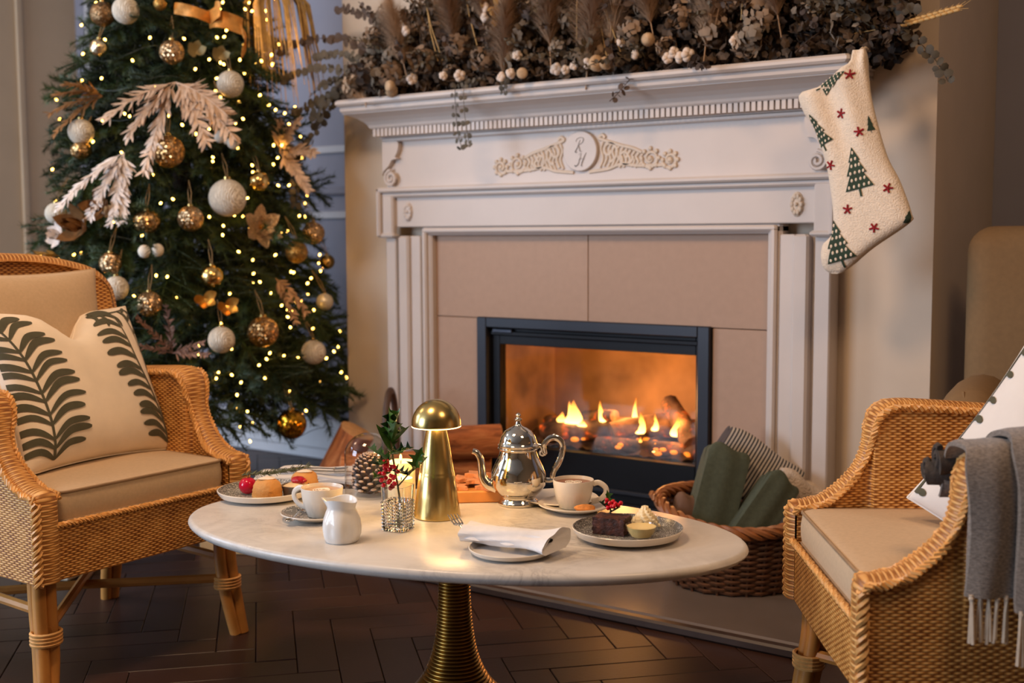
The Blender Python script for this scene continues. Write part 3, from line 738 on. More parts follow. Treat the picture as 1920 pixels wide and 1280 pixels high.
# ---------------------------------------------------------------- crockery
def speckle(name, a, b, c, sc=260):
    n = N(name); co = n.coord(); v = n.voronoi(co, sc); r = n.noise(co, 10, 2)
    n.set(Base_Color=n.mix(n.math('MULTIPLY', n.math('LESS_THAN', v, .36), n.math('GREATER_THAN', n.noise(co, 25, 2), .40)), n.ramp(r, [(.35, lin(a)), (.65, lin(b))]), lin(c)), Roughness=.25); return n.m
GLAZE = speckle('grey_speckled_glaze', (118, 118, 114), (150, 148, 142), (224, 220, 212)); WHITEG = mat('cream_glaze', (222, 212, 198), .2, var=.03)
DARKRIM = speckle('dark_dotted_glaze', (92, 90, 88), (120, 118, 114), (196, 192, 186), 330)
def plate(name, label, loc, R, h, group, inside, rim, cat='plate'):
    t = thing(name, label, cat, loc, 0, group)
    MB().lathe([(0, .003), (R * .62, .003), (R * .64, 0), (R * .70, 0), (R * .74, .003), (R * .93, h * .35), (R * .985, h * .75), (R, h * .96), (R * .992, h), (R * .978, h * .985)], 56).build('underside', WHITEG, t)
    MB().lathe([(R * .978, h * .985), (R * .955, h * .72), (R * .90, h * .36), (R * .7, .0062), (R * .3, .0055), (0, .0055)], 56).build('well', inside, t)
    MB().lathe([(R * .972, h * 1.0), (R * .98, h * 1.03), (R * .99, h * 1.0)], 56, cap=False).build('rim', rim, t)
    return t
plate('dessert_plate', 'grey speckled plate with a white outside holding scones, at the left end of the table', T(-.015, -1.448), .112, .022, 'speckled dessert plates', GLAZE, WHITEG)
plate('dessert_plate', 'grey speckled plate with a dark dotted rim holding the brownie', T(.893, -1.300), .114, .024, 'speckled dessert plates', DARKRIM, DARKRIM)
plate('side_plate', 'small white plate under the rolled napkin at the front of the table', T(.765, -1.535), .083, .014, None, mat('white_glaze', (216, 210, 204), .2, var=.02), WHITEG)
def saucer(label, loc, R, inside):
    t = thing('saucer', label, 'saucer', loc, 0, 'saucers')
    MB().lathe([(0, .003), (R * .5, .003), (R * .52, 0), (R * .58, 0), (R * .64, .004), (R * .94, .0125), (R, .0155), (R * .995, .018), (R * .97, .0175)], 48).build('underside', WHITEG, t)
    MB().lathe([(R * .97, .0175), (R * .8, .0115), (R * .55, .0068), (0, .0065)], 48).build('well', inside, t); return t
saucer('grey saucer under the latte cup behind the white milk jug', T(.243, -1.535), .081, GLAZE)
saucer('white saucer under the hot chocolate cup beside the teapot', T(.672, -1.150), .084, WHITEG)
def cup_mat():
    n = N('reactive_cup_glaze'); co = n.coord(); sp = n.new('ShaderNodeSeparateXYZ'); n.link(co, sp.inputs[0])
    m = n.math('ADD', n.math('MULTIPLY', sp.outputs[2], 15), n.math('MULTIPLY', n.noise(n.scaled(co, (90, 90, 10)), 1, 3), .35))
    n.set(Base_Color=n.ramp(m, [(.12, lin((150, 152, 148))), (.55, lin((214, 204, 192))), (.7, lin((226, 216, 202)))]), Roughness=.22); return n.m
CUPM = cup_mat()
def cup(label, loc, rz, drink, art, R=.0465, H=.064):
    t = thing('coffee_cup', label, 'cup', loc, rz, 'coffee cups')
    b = R * .70
    MB().lathe([(0, .002), (b * .9, .0), (b, .001), (b * 1.03, .006), (R * .86, .022), (R * .95, .042), (R, H - .002), (R * .992, H), (R * .965, H), (R * .945, H - .004), (R * .90, .04), (b * .9, .008), (0, .007)], 44).build('bowl', CUPM, t)
    hd = c2_3([(R * .96, 0, H * .86), (R * 1.25, 0, H * .90), (R * 1.56, 0, H * .74), (R * 1.58, 0, H * .52), (R * 1.3, 0, H * .30), (R * .90, 0, H * .22)], 6)
    MB().tube(hd, .0042, 8, squash=1.5, up=(0, 1, 0)).build('handle', CUPM, t)
    c = MB().lathe([(0, 0), (R * .70, .0), (R * .93, -.0006)], 40).build('coffee', drink, t, loc=(0, 0, H - .007))
    a = MB()
    for k in range(4):
        s = 1 - k * .24
        for sg in (1, -1): a.tube([(x * s * R * .6 * sg, y * s * R * .6 - k * .002, .0006) for x, y in c2([(0, -.75), (.55, -.25), (.62, .3), (.30, .62), (.0, .35)], 5)], .0016, 5, squash=.25, up=(0, 1, 0))
    a.build('latte_art', art, t, loc=(0, 0, H - .007)); return t
LAT = mat('latte', (196, 156, 118), .35, var=.12, vscale=60); CHO = mat('hot_chocolate', (140, 92, 66), .35, var=.15, vscale=60); MILKF = mat('milk_foam', (240, 228, 212), .5)
cup('white latte cup with a leaf pattern behind the milk jug', T(.253, -1.530, .0072), math.radians(190), LAT, MILKF)
cup('cream cup of hot chocolate with its handle to the right, beside the silver teapot', T(.668, -1.152, .0072), math.radians(26), CHO, MILKF)
# spoon on the latte saucer
def spoon(t, m, L=.12):
    MB().tube(c2_3([(0, 0, .001), (L * .4, 0, .004), (L * .8, 0, .002), (L, 0, .001)]), [.0022] * 6 + [.0018] * 6 + [.003] * 4, 6, squash=.5, up=(0, 1, 0)).build('stem', m, t)
    MB().ball((-.014, 0, .002), .011, 14, 8, (1.45, 1, .26)).build('bowl', m, t)
sp = thing('teaspoon', 'steel teaspoon lying on the grey saucer of the latte cup', 'spoon', T(.236, -1.604, .012), math.radians(118)); spoon(sp, STEEL, .085)

# milk jug
jg = thing('milk_jug', 'small white faceted porcelain milk jug at the front left of the table', 'jug', T(.424, -1.650), math.radians(20))
pf = [(0, .002), (.031, 0), (.0345, .003), (.0395, .016), (.041, .030), (.0385, .046), (.0325, .060), (.0285, .068), (.0288, .072), (.0315, .081), (.0325, .086)]
P = []
def jug_pt(r, z, a, i):
    fc = 1 - .075 * (.5 + .5 * math.cos(7 * a)) ** 2 * (1 if .008 < z < .05 else 0)
    sp_ = math.exp(-((a - PI) / .38) ** 2) * max(0, (z - .066) / .02); 
    return (r * fc * math.cos(a) * (1 + .34 * sp_), r * fc * math.sin(a), z + .006 * sp_ - .004 * math.cos(2 * a) * max(0, (z - .07) / .016))
AN = [2 * PI * k / 48 for k in range(48)]
for i, (r, z) in enumerate(pf): P.append([jug_pt(r, z, a, i) for a in AN])
for i, (r, z) in enumerate([(.0305, .0855), (.0285, .078), (.026, .070), (.030, .058), (.034, .04), (.0, .03)]): P.append([jug_pt(r, z, a, i) for a in AN])
MB().grid(P, wrap=True).build('body', PORC, jg)
MB().lathe([(0, 0), (.030, 0)], 30).build('milk', MILKF, jg, loc=(0, 0, .060))
def lump(name, label, cat, loc, r, sc, m, seed, amp=.12, fr=3, rotz=0, group=None):
    R = random.Random(seed); ph = [(R.uniform(0, 6), R.uniform(0, 6), R.randint(1, 4), R.randint(1, 5)) for _ in range(fr)]
    f = lambda t, a: 1 + amp * sum(math.sin(p[2] * a + p[0] + 2 * t) * math.sin(p[3] * t + p[1]) for p in ph) / fr * math.sin(t) ** .5
    o = MB().ball((0, 0, r * sc[2] * .96), r, 24, 14, sc, rmod=f).build(name, m, None, loc=loc, rot=(0, 0, rotz)); return tag(o, label, cat, group) if label else o
BISC = mat('baked_biscuit', (206, 132, 62), .8, var=.3, vscale=90, bump=.7, bscale=180)
lump('biscuit', 'golden brown biscuit peeping out behind the white milk jug', 'biscuit', T(.318, -1.526, .016), .019, (1, .62, .42), BISC, 3)
bq = lump('biscuit', 'crackled golden biscuit on the white saucer of the hot chocolate', 'biscuit', T(.722, -1.188, .010), .021, (1.12, .66, .42), BISC, 5, rotz=.5)

# scones, ramekin, crab apple and rosemary on the left plate
def scone_mat():
    n = N('baked_scone'); co = n.coord(); sp = n.new('ShaderNodeSeparateXYZ'); n.link(co, sp.inputs[0]); z = n.math('ADD', n.math('MULTIPLY', sp.outputs[2], 24), n.math('MULTIPLY', n.noise(co, 70, 3), .5))
    n.set(Base_Color=n.ramp(z, [(.25, lin((222, 164, 88))), (.6, lin((204, 134, 60))), (1.0, lin((210, 150, 84)))]), Roughness=.85); n.bump(n.noise(co, 120, 4), .8, .003); return n.m
SC_M = scone_mat(); SUGAR = mat('icing_sugar', (238, 218, 196), .9, var=.08, vscale=120)
def scone(name, label, loc, r, h, seed, group):
    R = random.Random(seed); P = []
    for rr, z in ((.0, 0), (.88, 0), (.98, .08), (1.0, .22), (.95, .32), (.99, .42), (.93, .52), (.92, .64), (.80, .80), (.56, .93), (.28, 1.0), (0, 1.02)):
        P.append([(r * rr * (1 + .05 * math.sin(3 * a + z * 5 + seed) + .03 * math.sin(7 * a + 9 * z)) * math.cos(a), r * rr * (1 + .05 * math.sin(2 * a + seed)) * math.sin(a), h * (z + .05 * rr * math.sin(2 * a + seed))) for a in [2 * PI * k / 26 for k in range(26)]])
    t = tag(MB().grid(P, wrap=True).build(name, SC_M, None, loc=loc), label, 'scone', group)
    MB().lathe([(0, 1.035 * h), (r * .3, 1.02 * h), (r * .55, .972 * h)], 20, rmod=lambda a, z, i: 1 + .12 * math.sin(3 * a + 1)).build('icing_sugar', SUGAR, t); return t
pz = .0065
scone('scone', 'golden sugar-dusted scone at the front of the left speckled plate', T(.022, -1.475, pz), .036, .050, 2, 'scones on the left plate')
scone('scone', 'second scone half hidden behind the ramekin of cream and jam', T(.042, -1.372, pz), .033, .052, 6, 'scones on the left plate')
ra = thing('ramekin', 'small grey ramekin of clotted cream and red jam on the left speckled plate', 'ramekin', T(.058, -1.418, pz), 0)
MB().lathe([(0, 0), (.026, 0), (.029, .003), (.033, .024), (.034, .027), (.0325, .0275), (.031, .022), (0, .02)], 32).build('bowl', mat('grey_stoneware', (120, 108, 98), .4), ra)
MB().lathe([(0, .034), (.015, .032), (.026, .027), (.0315, .0235)], 24, rmod=lambda a, z, i: 1 + .05 * math.sin(5 * a)).build('cream', mat('clotted_cream', (238, 214, 172), .5, var=.05), ra)
JAM = mat('red_jam', (178, 22, 40), .15, var=.3, vscale=90, bump=.7, bscale=200)
MB().ball((.004, .006, .037), .018, 18, 10, (1.1, .9, .5), rmod=lambda t, a: 1 + .12 * math.sin(5 * a + 3 * t)).build('jam', JAM, ra)
ca_ = thing('crab_apple', 'glossy red crab apple with its stalk at the left of the scones', 'fruit', T(-.052, -1.468, pz), 0)
MB().ball((0, 0, .021), .0215, 22, 14, (1, 1, .96), rmod=lambda t, a: 1 - .16 * math.exp(-((t - PI) / .35) ** 2)).build('flesh', mat('red_apple_skin', (200, 16, 52), .12, var=.1), ca_)
MB().tube([(0, 0, .036), (.002, .002, .048), (.008, .003, .056)], .0011, 5).build('stalk', mat('stalk', (80, 56, 34), .7), ca_)
ro = thing('rosemary_sprig', 'green rosemary sprig lying across the back of the left plate of scones', 'herb', T(-.05, -1.41, .040), math.radians(20))
ROSE = obj_random('rosemary', (96, 100, 66), (128, 128, 88), .7)
for s_ in range(3):
    mb = MB(); base = Vector((-.06 + .03 * s_, -.01 + .01 * s_, .002)); d = Vector((1, .2 * (s_ - 1), .14 + .05 * s_)).normalized(); pts = [base + d * (.11 * k / 6) + Vector((0, 0, .008 * math.sin(k))) * .3 for k in range(7)]
    mb.tube(pts, .0012, 5); R = random.Random(s_)
    for k in range(46):
        p = base + d * (.11 * k / 46); q = Vector((R.uniform(.4, 1), R.uniform(-1, 1), R.uniform(-.6, 1))).normalized() * R.uniform(.010, .017); mb.tube([p, p + q * .5, p + q], [.0007, .0011, .0004], 4)
    mb.build('stem', ROSE, ro)

# brownie, custard, cream on the right plate
bz = .0065
n = N('chocolate_brownie'); co = n.coord(); n.set(Base_Color=n.ramp(n.noise(co, 70, 4), [(.35, lin((46, 22, 16))), (.6, lin((84, 44, 32))), (.75, lin((120, 70, 50)))]), Roughness=.6); n.bump(n.noise(co, 110, 4), .9, .003)
br = MB(); vs = []; G = 9
def bpt(u, v, w):
    p = Vector(((u - .5) * .068, (v - .5) * .052, w * .034)); return p + Vector((math.sin(31 * v + 17 * w), math.sin(29 * u + 13 * w), math.sin(23 * u + 19 * v))) * .0013
R9 = [k / G for k in range(G + 1)]
for fn in (lambda a, b: bpt(a, 0, b), lambda a, b: bpt(a, 1, b), lambda a, b: bpt(0, a, b), lambda a, b: bpt(1, a, b), lambda a, b: bpt(a, b, 0), lambda a, b: bpt(a, b, 1)): br.grid([[fn(a, b) for a in R9] for b in R9])
tag(br.build('brownie', n.m, None, angle=50, loc=T(.856, -1.300, bz), rot=(0, 0, math.radians(12))), 'dark chocolate brownie with a sprig of holly on top on the right plate', 'cake')
GLASSN = N('clear_glass'); tr = GLASSN.new('ShaderNodeBsdfTransparent'); tr.inputs[0].default_value = (.985, .99, .99, 1); gl = GLASSN.new('ShaderNodeBsdfGlossy'); gl.inputs['Roughness'].default_value = .03
lw = GLASSN.new('ShaderNodeLayerWeight'); lw.inputs[0].default_value = .5; mx = GLASSN.new('ShaderNodeMixShader')
GLASSN.link(GLASSN.math('MULTIPLY_ADD', GLASSN.math('POWER', lw.outputs['Facing'], 4), .75, .04), mx.inputs[0]); GLASSN.link(tr.outputs[0], mx.inputs[1]); GLASSN.link(gl.outputs[0], mx.inputs[2]); GLASSN.link(mx.outputs[0], GLASSN.out.inputs[0]); GLASS = GLASSN.m
def glass_bowl(name, label, loc, fill, swirl):
    t = thing(name, label, 'bowl', loc, 0, 'small glass bowls on the right plate')
    MB().lathe([(0, 0), (.018, 0), (.022, .004), (.029, .016), (.032, .026), (.0325, .028), (.031, .028), (.028, .018), (.0, .004)], 32).build('glass', GLASS, t)
    if swirl:
        P = []
        for k in range(28):
            q = k / 27; r = .028 * (1 - q) ** .75 + .001; z = .010 + .042 * q; w = .18 * (1 - .4 * q)
            P.append([(r * (1 + w * math.sin(7 * a + 9 * q)) * math.cos(a), r * (1 + w * math.sin(7 * a + 9 * q)) * math.sin(a), z + .003 * math.sin(14 * PI * q)) for a in [2 * PI * j / 56 for j in range(56)]])
        MB().grid(P, wrap=True).build('whipped_cream', fill, t, angle=180)
    else: MB().lathe([(0, .025), (.025, .0248), (.0300, .0255), (.027, .016), (.020, .0055), (0, .005)], 32).build('custard', fill, t)
glass_bowl('glass_bowl', 'small glass bowl of pale yellow custard in front of the whipped cream', T(.932, -1.312, bz), mat('custard', (238, 208, 136), .3, var=.03), False)
glass_bowl('glass_bowl', 'small glass bowl of piped whipped cream behind the custard on the right plate', T(.902, -1.243, bz), mat('whipped_cream', (246, 228, 186), .45, var=.03), True)

# holly
HLEAF = mat('holly_leaf', (56, 92, 36), .22, var=.25, vscale=60); HEDGE = mat('holly_dark_leaf', (30, 52, 30), .2, var=.2); BERRY = mat('holly_berry', (196, 14, 34), .14, var=.1); TWIG = mat('holly_stem', (84, 80, 44), .6)
def holly_leaf(L, W, curl=.25):
    out = []; half = [(0, .10), (.08, .22), (.16, .98), (.25, .40), (.36, .50), (.46, 1.05), (.55, .42), (.64, .40), (.73, .85), (.82, .26), (.92, .12), (1, .01)]
    P = []
    for t, w in half:
        P.append([(s * w * W / 2 * .9, t * L, abs(s) * w * W * .28 + curl * L * t * t * .5 + (.004 if abs(s) > .9 and w > .7 else 0)) for s in (-1, -.5, 0, .5, 1)])
    mb = MB().grid(P); return mb
def put_leaf(par, loc, rot, L, W, m, curl=.25, name='leaf'): return holly_leaf(L, W, curl).build(name, m, par, loc=loc, rot=rot, sub=0)
def berries(par, spots, r, m=BERRY):
    for p in spots: MB().ball(p, r, 14, 9).build('berry', m, par)
hb = thing('holly_sprig', 'small holly sprig with red berries stuck in the top of the brownie', 'holly', T(.842, -1.285, bz + .034), 0, 'holly sprigs on the table')
MB().tube([(0, 0, -.001), (.002, 0, .012), (.004, .002, .026)], .0014, 5).build('stem', TWIG, hb)
put_leaf(hb, (0, 0, .008), (math.radians(35), math.radians(20), math.radians(150)), .032, .026, HEDGE); put_leaf(hb, (-.002, .004, .006), (math.radians(62), 0, math.radians(55)), .044, .024, HLEAF); put_leaf(hb, (.0, -.002, .002), (math.radians(20), 0, math.radians(-50)), .028, .022, HEDGE)
berries(hb, [(-.008, 0, .028), (-.006, -.004, .020), (.002, -.004, .024), (.008, -.006, .018), (.013, .000, .023), (.018, .004, .020), (.022, .007, .024), (.006, .003, .026), (.014, -.007, .019), (.0, -.008, .014)], .0048)

# crystal vase with a tall holly sprig
vs_ = thing('crystal_vase', 'square cut crystal tumbler vase holding the tall holly sprig', 'vase', T(.456, -1.512), math.radians(12))
n = N('crystal'); n.set(Base_Color=(1, 1, 1, 1), Roughness=.02, IOR=1.46); n.b.inputs['Transmission Weight'].default_value = 1.0; CRYS = n.m
def sq(a, z): c, s = abs(math.cos(a)), abs(math.sin(a)); return 1 / (c ** 5 + s ** 5) ** .2
P = []; SEG = 56; rows = 8
for i in range(rows * 2 + 1):
    z = .002 + .058 * i / (rows * 2); row = []
    for j in range(SEG):
        a = 2 * PI * j / SEG; bp = .0034 if (i % 2 == 0 and j % 2 == 0) else 0
        r = (.0262 + .002 * i / 24 + bp) * sq(a, z); row.append((r * math.cos(a), r * math.sin(a), z))
    P.append(row)
for r, z in ((.0275, .064), (.0285, .078), (.0295, .094), (.0296, .0955), (.0280, .0955), (.0268, .078), (.0255, .05), (.0235, .010), (0, .009)):
    P.append([(r * sq(2 * PI * j / SEG, z) * math.cos(2 * PI * j / SEG), r * sq(2 * PI * j / SEG, z) * math.sin(2 * PI * j / SEG), z) for j in range(SEG)])
P.insert(0, [(0, 0, 0)] * SEG)
MB().grid(P, wrap=True).build('glass', CRYS, vs_, angle=12)
hv = thing('holly_sprig', 'tall holly sprig with a bunch of red berries standing in the crystal vase', 'holly', T(.456, -1.512, .012), math.radians(36), 'holly sprigs on the table')
MB().tube(c2_3([(.010, .004, .0), (.004, 0, .06), (-.004, 0, .11), (-.012, 0, .17), (-.016, 0, .215)], 5), .0022, 7).build('stem', TWIG, hv)
MB().tube(c2_3([(.0, 0, .08), (.022, .0, .105), (.038, .0, .125)], 5), .0016, 6).build('stem', TWIG, hv)
LV = []
for (az, el, z, L, W, m, roll) in ((180, 25, .135, .062, .046, HLEAF, 20), (150, 60, .155, .066, .050, HLEAF, -15), (200, 5, .125, .052, .040, HEDGE, 30), (95, 75, .185, .060, .046, HEDGE, 0), (20, 65, .190, .064, .046, HLEAF, 10), (-10, 40, .170, .056, .042, HLEAF, -20), (0, 10, .150, .052, .040, HEDGE, 15), (-60, 5, .150, .060, .046, HLEAF, 0), (-110, -5, .135, .056, .044, HLEAF, 10), (-80, 50, .175, .060, .046, HLEAF, -10), (170, 80, .195, .056, .044, HLEAF, 0), (-30, -15, .115, .046, .036, HEDGE, 10), (215, -15, .110, .046, .036, HLEAF, 0)):
    LV.append(((-.013, 0, z), (el, roll, az - 90), L, W, m))
LV += [((.034, 0, .118), (70, 20, -20), .050, .040, HLEAF), ((.032, 0, .112), (35, 0, -75), .048, .036, HLEAF), ((.026, 0, .105), (10, 0, 150), .038, .030, HEDGE)]
for loc, r, L, W, m in LV: put_leaf(hv, loc, tuple(math.radians(v) for v in r), L, W, m)
R = random.Random(5); sp_ = []
for k in range(26):
    q = k / 25; sp_.append((-.016 + R.uniform(-.020, .020) * (1 - abs(q - .5)), -.016 + R.uniform(-.008, .008), .080 + .058 * q))
berries(hv, sp_, .0050)

# brass mushroom lamp
lp = thing('table_lamp', 'brass mushroom table lamp with a lit domed shade in the middle of the table', 'lamp', T(.451, -1.373), 0)
MB().lathe([(0, 0), (.0505, 0), (.052, .002), (.052, .004), (.0465, .045), (.0405, .092), (.0402, .0925), (.0398, .0955), (.0394, .096), (.0388, .1), (.0385, .1005), (.0380, .1035), (.0376, .104), (.0285, .165), (.0200, .207), (.0195, .220), (0, .222)], 56).build('base', BRASS, lp, angle=60)
dome = [(.0535, .203), (.0545, .204), (.0545, .207)] + [(.0545 * math.cos(PI / 2 * k / 12), .207 + .0555 * math.sin(PI / 2 * k / 12)) for k in range(1, 13)]
inner = [(.0525 * math.cos(PI / 2 * k / 10), .205 + .052 * math.sin(PI / 2 * k / 10)) for k in range(10, -1, -1)]
MB().lathe(dome + inner + [(.0535, .203)], 56, cap=False).build('lamp_shade', BRASS, lp, angle=70)
MB().lathe([(.0215, .224), (.045, .222), (.0515, .2062), (.0528, .2055), (.0545, .2030), (.0540, .2018), (.0525, .2028)], 56, cap=False).build('light_ring', emit('lamp_light', (255, 214, 140), 9), lp)
for k in range(4):
    a = math.radians(45 + 90 * k); point('lamp_glow', (.451 + .036 * math.cos(a), -1.373 + .036 * math.sin(a), TT + .212), .5, (1.0, .66, .30), .012)

# glass cloche with a pine cone
cl = thing('glass_cloche', 'clear glass cloche over a frosted pine cone at the back left of the table', 'cloche', T(.178, -1.292), 0)
MB().lathe([(.0575, .001), (.0585, .001), (.0585, .10)] + [(.0585 * math.cos(PI / 2 * k / 10), .10 + .052 * math.sin(PI / 2 * k / 10)) for k in range(1, 11)] + [(.0570 * math.cos(PI / 2 * k / 10), .099 + .051 * math.sin(PI / 2 * k / 10)) for k in range(10, -1, -1)] + [(.0575, .001)], 48, cap=False).build('glass', GLASS, cl)
pc = thing('pine_cone', 'brown pine cone with frosted white scale tips under the glass cloche', 'pine cone', T(.178, -1.292, .002), 0)
CONE = mat('pine_cone_brown', (66, 44, 36), .75, var=.3, vscale=60); FROST = mat('frosted_tip', (206, 178, 158), .7, var=.15, vscale=60)
MB().ball((0, 0, .042), .026, 12, 10, (1, 1, 1.6)).build('core', CONE, pc)
scl = MB(); tip = MB(); k = 0
for k in range(110):
    q = k / 110; z = .006 + .082 * q; r = .043 * math.sin(PI * (.24 + .70 * q)) ** .8; a = k * 2.39996; L = .021 * (1 - .5 * q)
    Mx = Matrix.Translation((0, 0, z)) @ Matrix.Rotation(a, 4, 'Z') @ Matrix.Rotation(math.radians(-8 - 52 * q), 4, 'Y')
    w = L * .62
    pts = [(r - L, 0, -.002), (r - L * .3, -w * .75, 0), (r + L * .12, -w * .55, .002), (r + L * .28, 0, .004), (r + L * .12, w * .55, .002), (r - L * .3, w * .75, 0)]
    scl.add([Mx @ Vector(p) for p in pts] + [Mx @ Vector((p[0], p[1], p[2] - .004)) for p in pts], [(0, 1, 2, 3, 4, 5), (11, 10, 9, 8, 7, 6), (1, 7, 8, 2), (2, 8, 9, 3), (3, 9, 10, 4), (4, 10, 11, 5)])
    tip.ball(Mx @ Vector((r + L * .12, 0, .0018)), L * .34, 8, 5, (.9, 1.1, .5), Mx.to_3x3())
s_ = scl.build('scale', CONE, pc, smooth=False); s_['kind'] = 'stuff'; s_ = tip.build('scale_tip', FROST, pc); s_['kind'] = 'stuff'

# pillar candles
n = N('candle_wax'); n.set(Base_Color=lin((246, 222, 176)), Roughness=.45); n.b.inputs['Subsurface Weight'].default_value = .6; n.b.inputs['Subsurface Radius'].default_value = (.03, .018, .008); WAX = n.m
def candle(label, loc, r, h):
    t = thing('pillar_candle', label, 'candle', loc, 0, 'pillar candles on the table')
    MB().lathe([(0, 0), (r * .97, 0), (r, .003), (r, h - .003), (r * .97, h), (r * .88, h - .001), (r * .5, h - .008), (0, h - .01)], 36).build('wax', WAX, t)
    MB().tube([(0, 0, h - .01), (.001, 0, h - .001), (.0, .001, h + .005)], .0011, 5).build('wick', BLACKM, t)
    MB().ball((0, 0, h + .009), .0032, 10, 10, (1, 1, 2.4)).build('flame', emit('candle_flame', (255, 190, 90), 8), t)
    point('candle_glow', (loc[0], loc[1], loc[2] + h + .014), .35, (1.0, .58, .22), .006); return t
candle('tall cream pillar candle burning behind the holly berries', T(.300, -1.318), .0335, .100)
candle('short cream pillar candle close to the left of the brass lamp', T(.372, -1.402), .026, .083)

# silver teapot
tp = thing('teapot', 'silver pear-shaped teapot with a domed lid and scrolled handle in front of the fire', 'teapot', T(.528, -1.168), math.radians(35.2))
MB().lathe([(0, 0), (.046, 0), (.048, .002), (.048, .005), (.0445, .007), (.0435, .011), (.0405, .013), (.039, .018), (.042, .022), (.054, .032), (.0625, .045), (.0655, .058), (.063, .074), (.0555, .092), (.0475, .108), (.0435, .120), (.0430, .126), (.0465, .128), (.048, .131), (.0455, .134), (0, .134)], 56).build('body', SILVER, tp, angle=60)
lid = MB().lathe([(0, .1335), (.0445, .1335), (.047, .136), (.0475, .139), (.0445, .141), (.0425, .148), (.0385, .160), (.031, .171), (.020, .178), (.0105, .182), (.0065, .187), (.005, .193), (.0085, .196), (.0085, .199), (.0045, .201), (.0042, .204), (.0065, .2075), (.0045, .211), (.0, .2135)], 48).build('lid', SILVER, tp, angle=60)
MB().tube(c2_3([(-.052, 0, .042), (-.070, 0, .046), (-.082, 0, .062), (-.085, 0, .085), (-.088, 0, .106), (-.096, 0, .120), (-.106, 0, .124)], 5), [.0185, .017, .0155, .0145, .0138, .013, .0125, .012, .0115, .011, .0106, .0102, .0098, .0095, .0092, .009, .0088, .0086, .0084, .0082, .008, .0078, .0076, .0075, .0074, .0073, .0072, .0071, .007, .0069, .0068][:31], 12, cap=True).build('spout', SILVER, tp)
hd = MB(); hp = c2_3([(.042, 0, .138), (.053, 0, .134), (.056, 0, .122), (.062, 0, .118), (.060, 0, .138), (.072, 0, .152), (.088, 0, .154), (.101, 0, .142), (.102, 0, .122), (.094, 0, .098), (.083, 0, .078), (.079, 0, .062), (.082, 0, .056)], 5)
hd.tube(hp, [.0035] * 12 + [.0042] * 8 + [.006] * 30 + [.0052] * 11, 9, squash=1.25, up=(0, 1, 0)); hd.tube([(x * 1 + .056, 0, z + .118) for x, z in spiral(0, 0, .009, 1.3)], .003, 6); hd.ball((.083, 0, .160), .0048, 8, 6); hd.tube([(.060, 0, .056), (.072, 0, .055), (.084, 0, .058)], .006, 8)
hd.build('handle', SILVER, tp)

# wooden board of star biscuits
bd = MB().box((-.085, -.075, 0), (.085, .075, .028), .003).build('wooden_board', mat('board_oak', (196, 130, 66), .45, var=.25, vscale=10), smooth=False, loc=T(.395, -1.160), rot=(0, 0, math.radians(40)))
tag(bd, 'thick honey coloured wooden board under the gingerbread stars behind the lamp', 'board')
GING = mat('gingerbread', (192, 128, 84), .8, var=.2, vscale=70, bump=.3, bscale=150)
def star_poly(r, n=5, inner=.55, a0=0): return c2([(r * (1 if k % 2 == 0 else inner) * math.cos(a0 + PI * k / n), r * (1 if k % 2 == 0 else inner) * math.sin(a0 + PI * k / n)) for k in range(2 * n)], 3, True)
base_c = (.395, -1.160); spots = [(-.045, -.045, 0, 'nearest the lamp'), (.030, -.050, 0, 'at the front of the board'), (.055, .020, 0, 'nearest the teapot spout'), (-.02, .03, 0, 'at the back of the board'), (0, -.02, 1, 'lying on the others nearest the front'), (.035, -.012, 1, 'lying on the others by the teapot'), (-.03, .0, 1, 'lying on the others by the lamp'), (.008, .004, 2, 'topmost of the pile')]
ck = None
for x, y, lv, lb in spots:
    if ck is None: ck = MB().prism(star_poly(.034), 0, .009, 'z').build('star_biscuit', GING, smooth=False); o = ck
    else: o = ck.copy(); COL.objects.link(o)
    a = math.radians(40); o.location = T(base_c[0] + x * math.cos(a) - y * math.sin(a), base_c[1] + x * math.sin(a) + y * math.cos(a), .0285 + lv * .0096); o.rotation_euler = (0, 0, x * 40 + y * 17)
    tag(o, 'star shaped gingerbread biscuit ' + lb, 'biscuit', 'gingerbread stars on the board')

# napkins and cutlery
def napkin_roll(label, loc, rz, L=.20):
    P = []
    for i in range(33):
        q = i / 32; x = (q - .5) * L; flare = 1 + .45 * max(0, (q - .72) / .28) ** 2 + .15 * max(0, (.15 - q) / .15); row = []
        for j in range(40):
            a = 2 * PI * j / 40; r = .021 * flare; w = .0022 * math.sin(3 * a + q * 5) + .0015 * math.sin(7 * a + 11 * q)
            yy = math.cos(a) * (r * 1.75 + w); zz = .0165 + math.sin(a) * (r * .78 + w) + .006 * max(0, (q - .7) / .3) * math.cos(a)
            row.append((x + .010 * math.cos(a) * (q - .4), yy, max(.0005, zz)))
        P.append(row)
    t = thing('napkin', label, 'napkin', loc, rz, 'white linen napkins')
    mb = MB().grid(P, wrap=True)
    for e, s in ((0, 1), (32, -1)):   # folded layers inside the open ends
        Q = []
        for k in range(6):
            f = 1 - k * .16; Q.append([(p[0] + s * .004 * k, p[1] * f, (p[2] - .0165) * f + .0165) for p in P[e]])
        mb.grid(Q, wrap=True)
    mb.build('cloth', LINEN, t); 
    MB().grid([[((k / 20 - .5) * L * .92, -.034 - .006 * math.sin(k * .7), .0175 - .006 * q + .0015 * math.sin(k)) if q else ((k / 20 - .5) * L * .95, -.020, .030 + .001 * math.sin(k * .9)) for k in range(21)] for q in (0, 1)]).build('fold', LINEN, t); return t
napkin_roll('white linen napkin rolled round a fork on the small front plate', T(.757, -1.522, .0125), math.radians(8))
fk = thing('fork', 'steel fork sticking out of the rolled napkin', 'fork', T(.644, -1.536, .037), 0, None, (0, math.radians(-6), math.radians(147)))
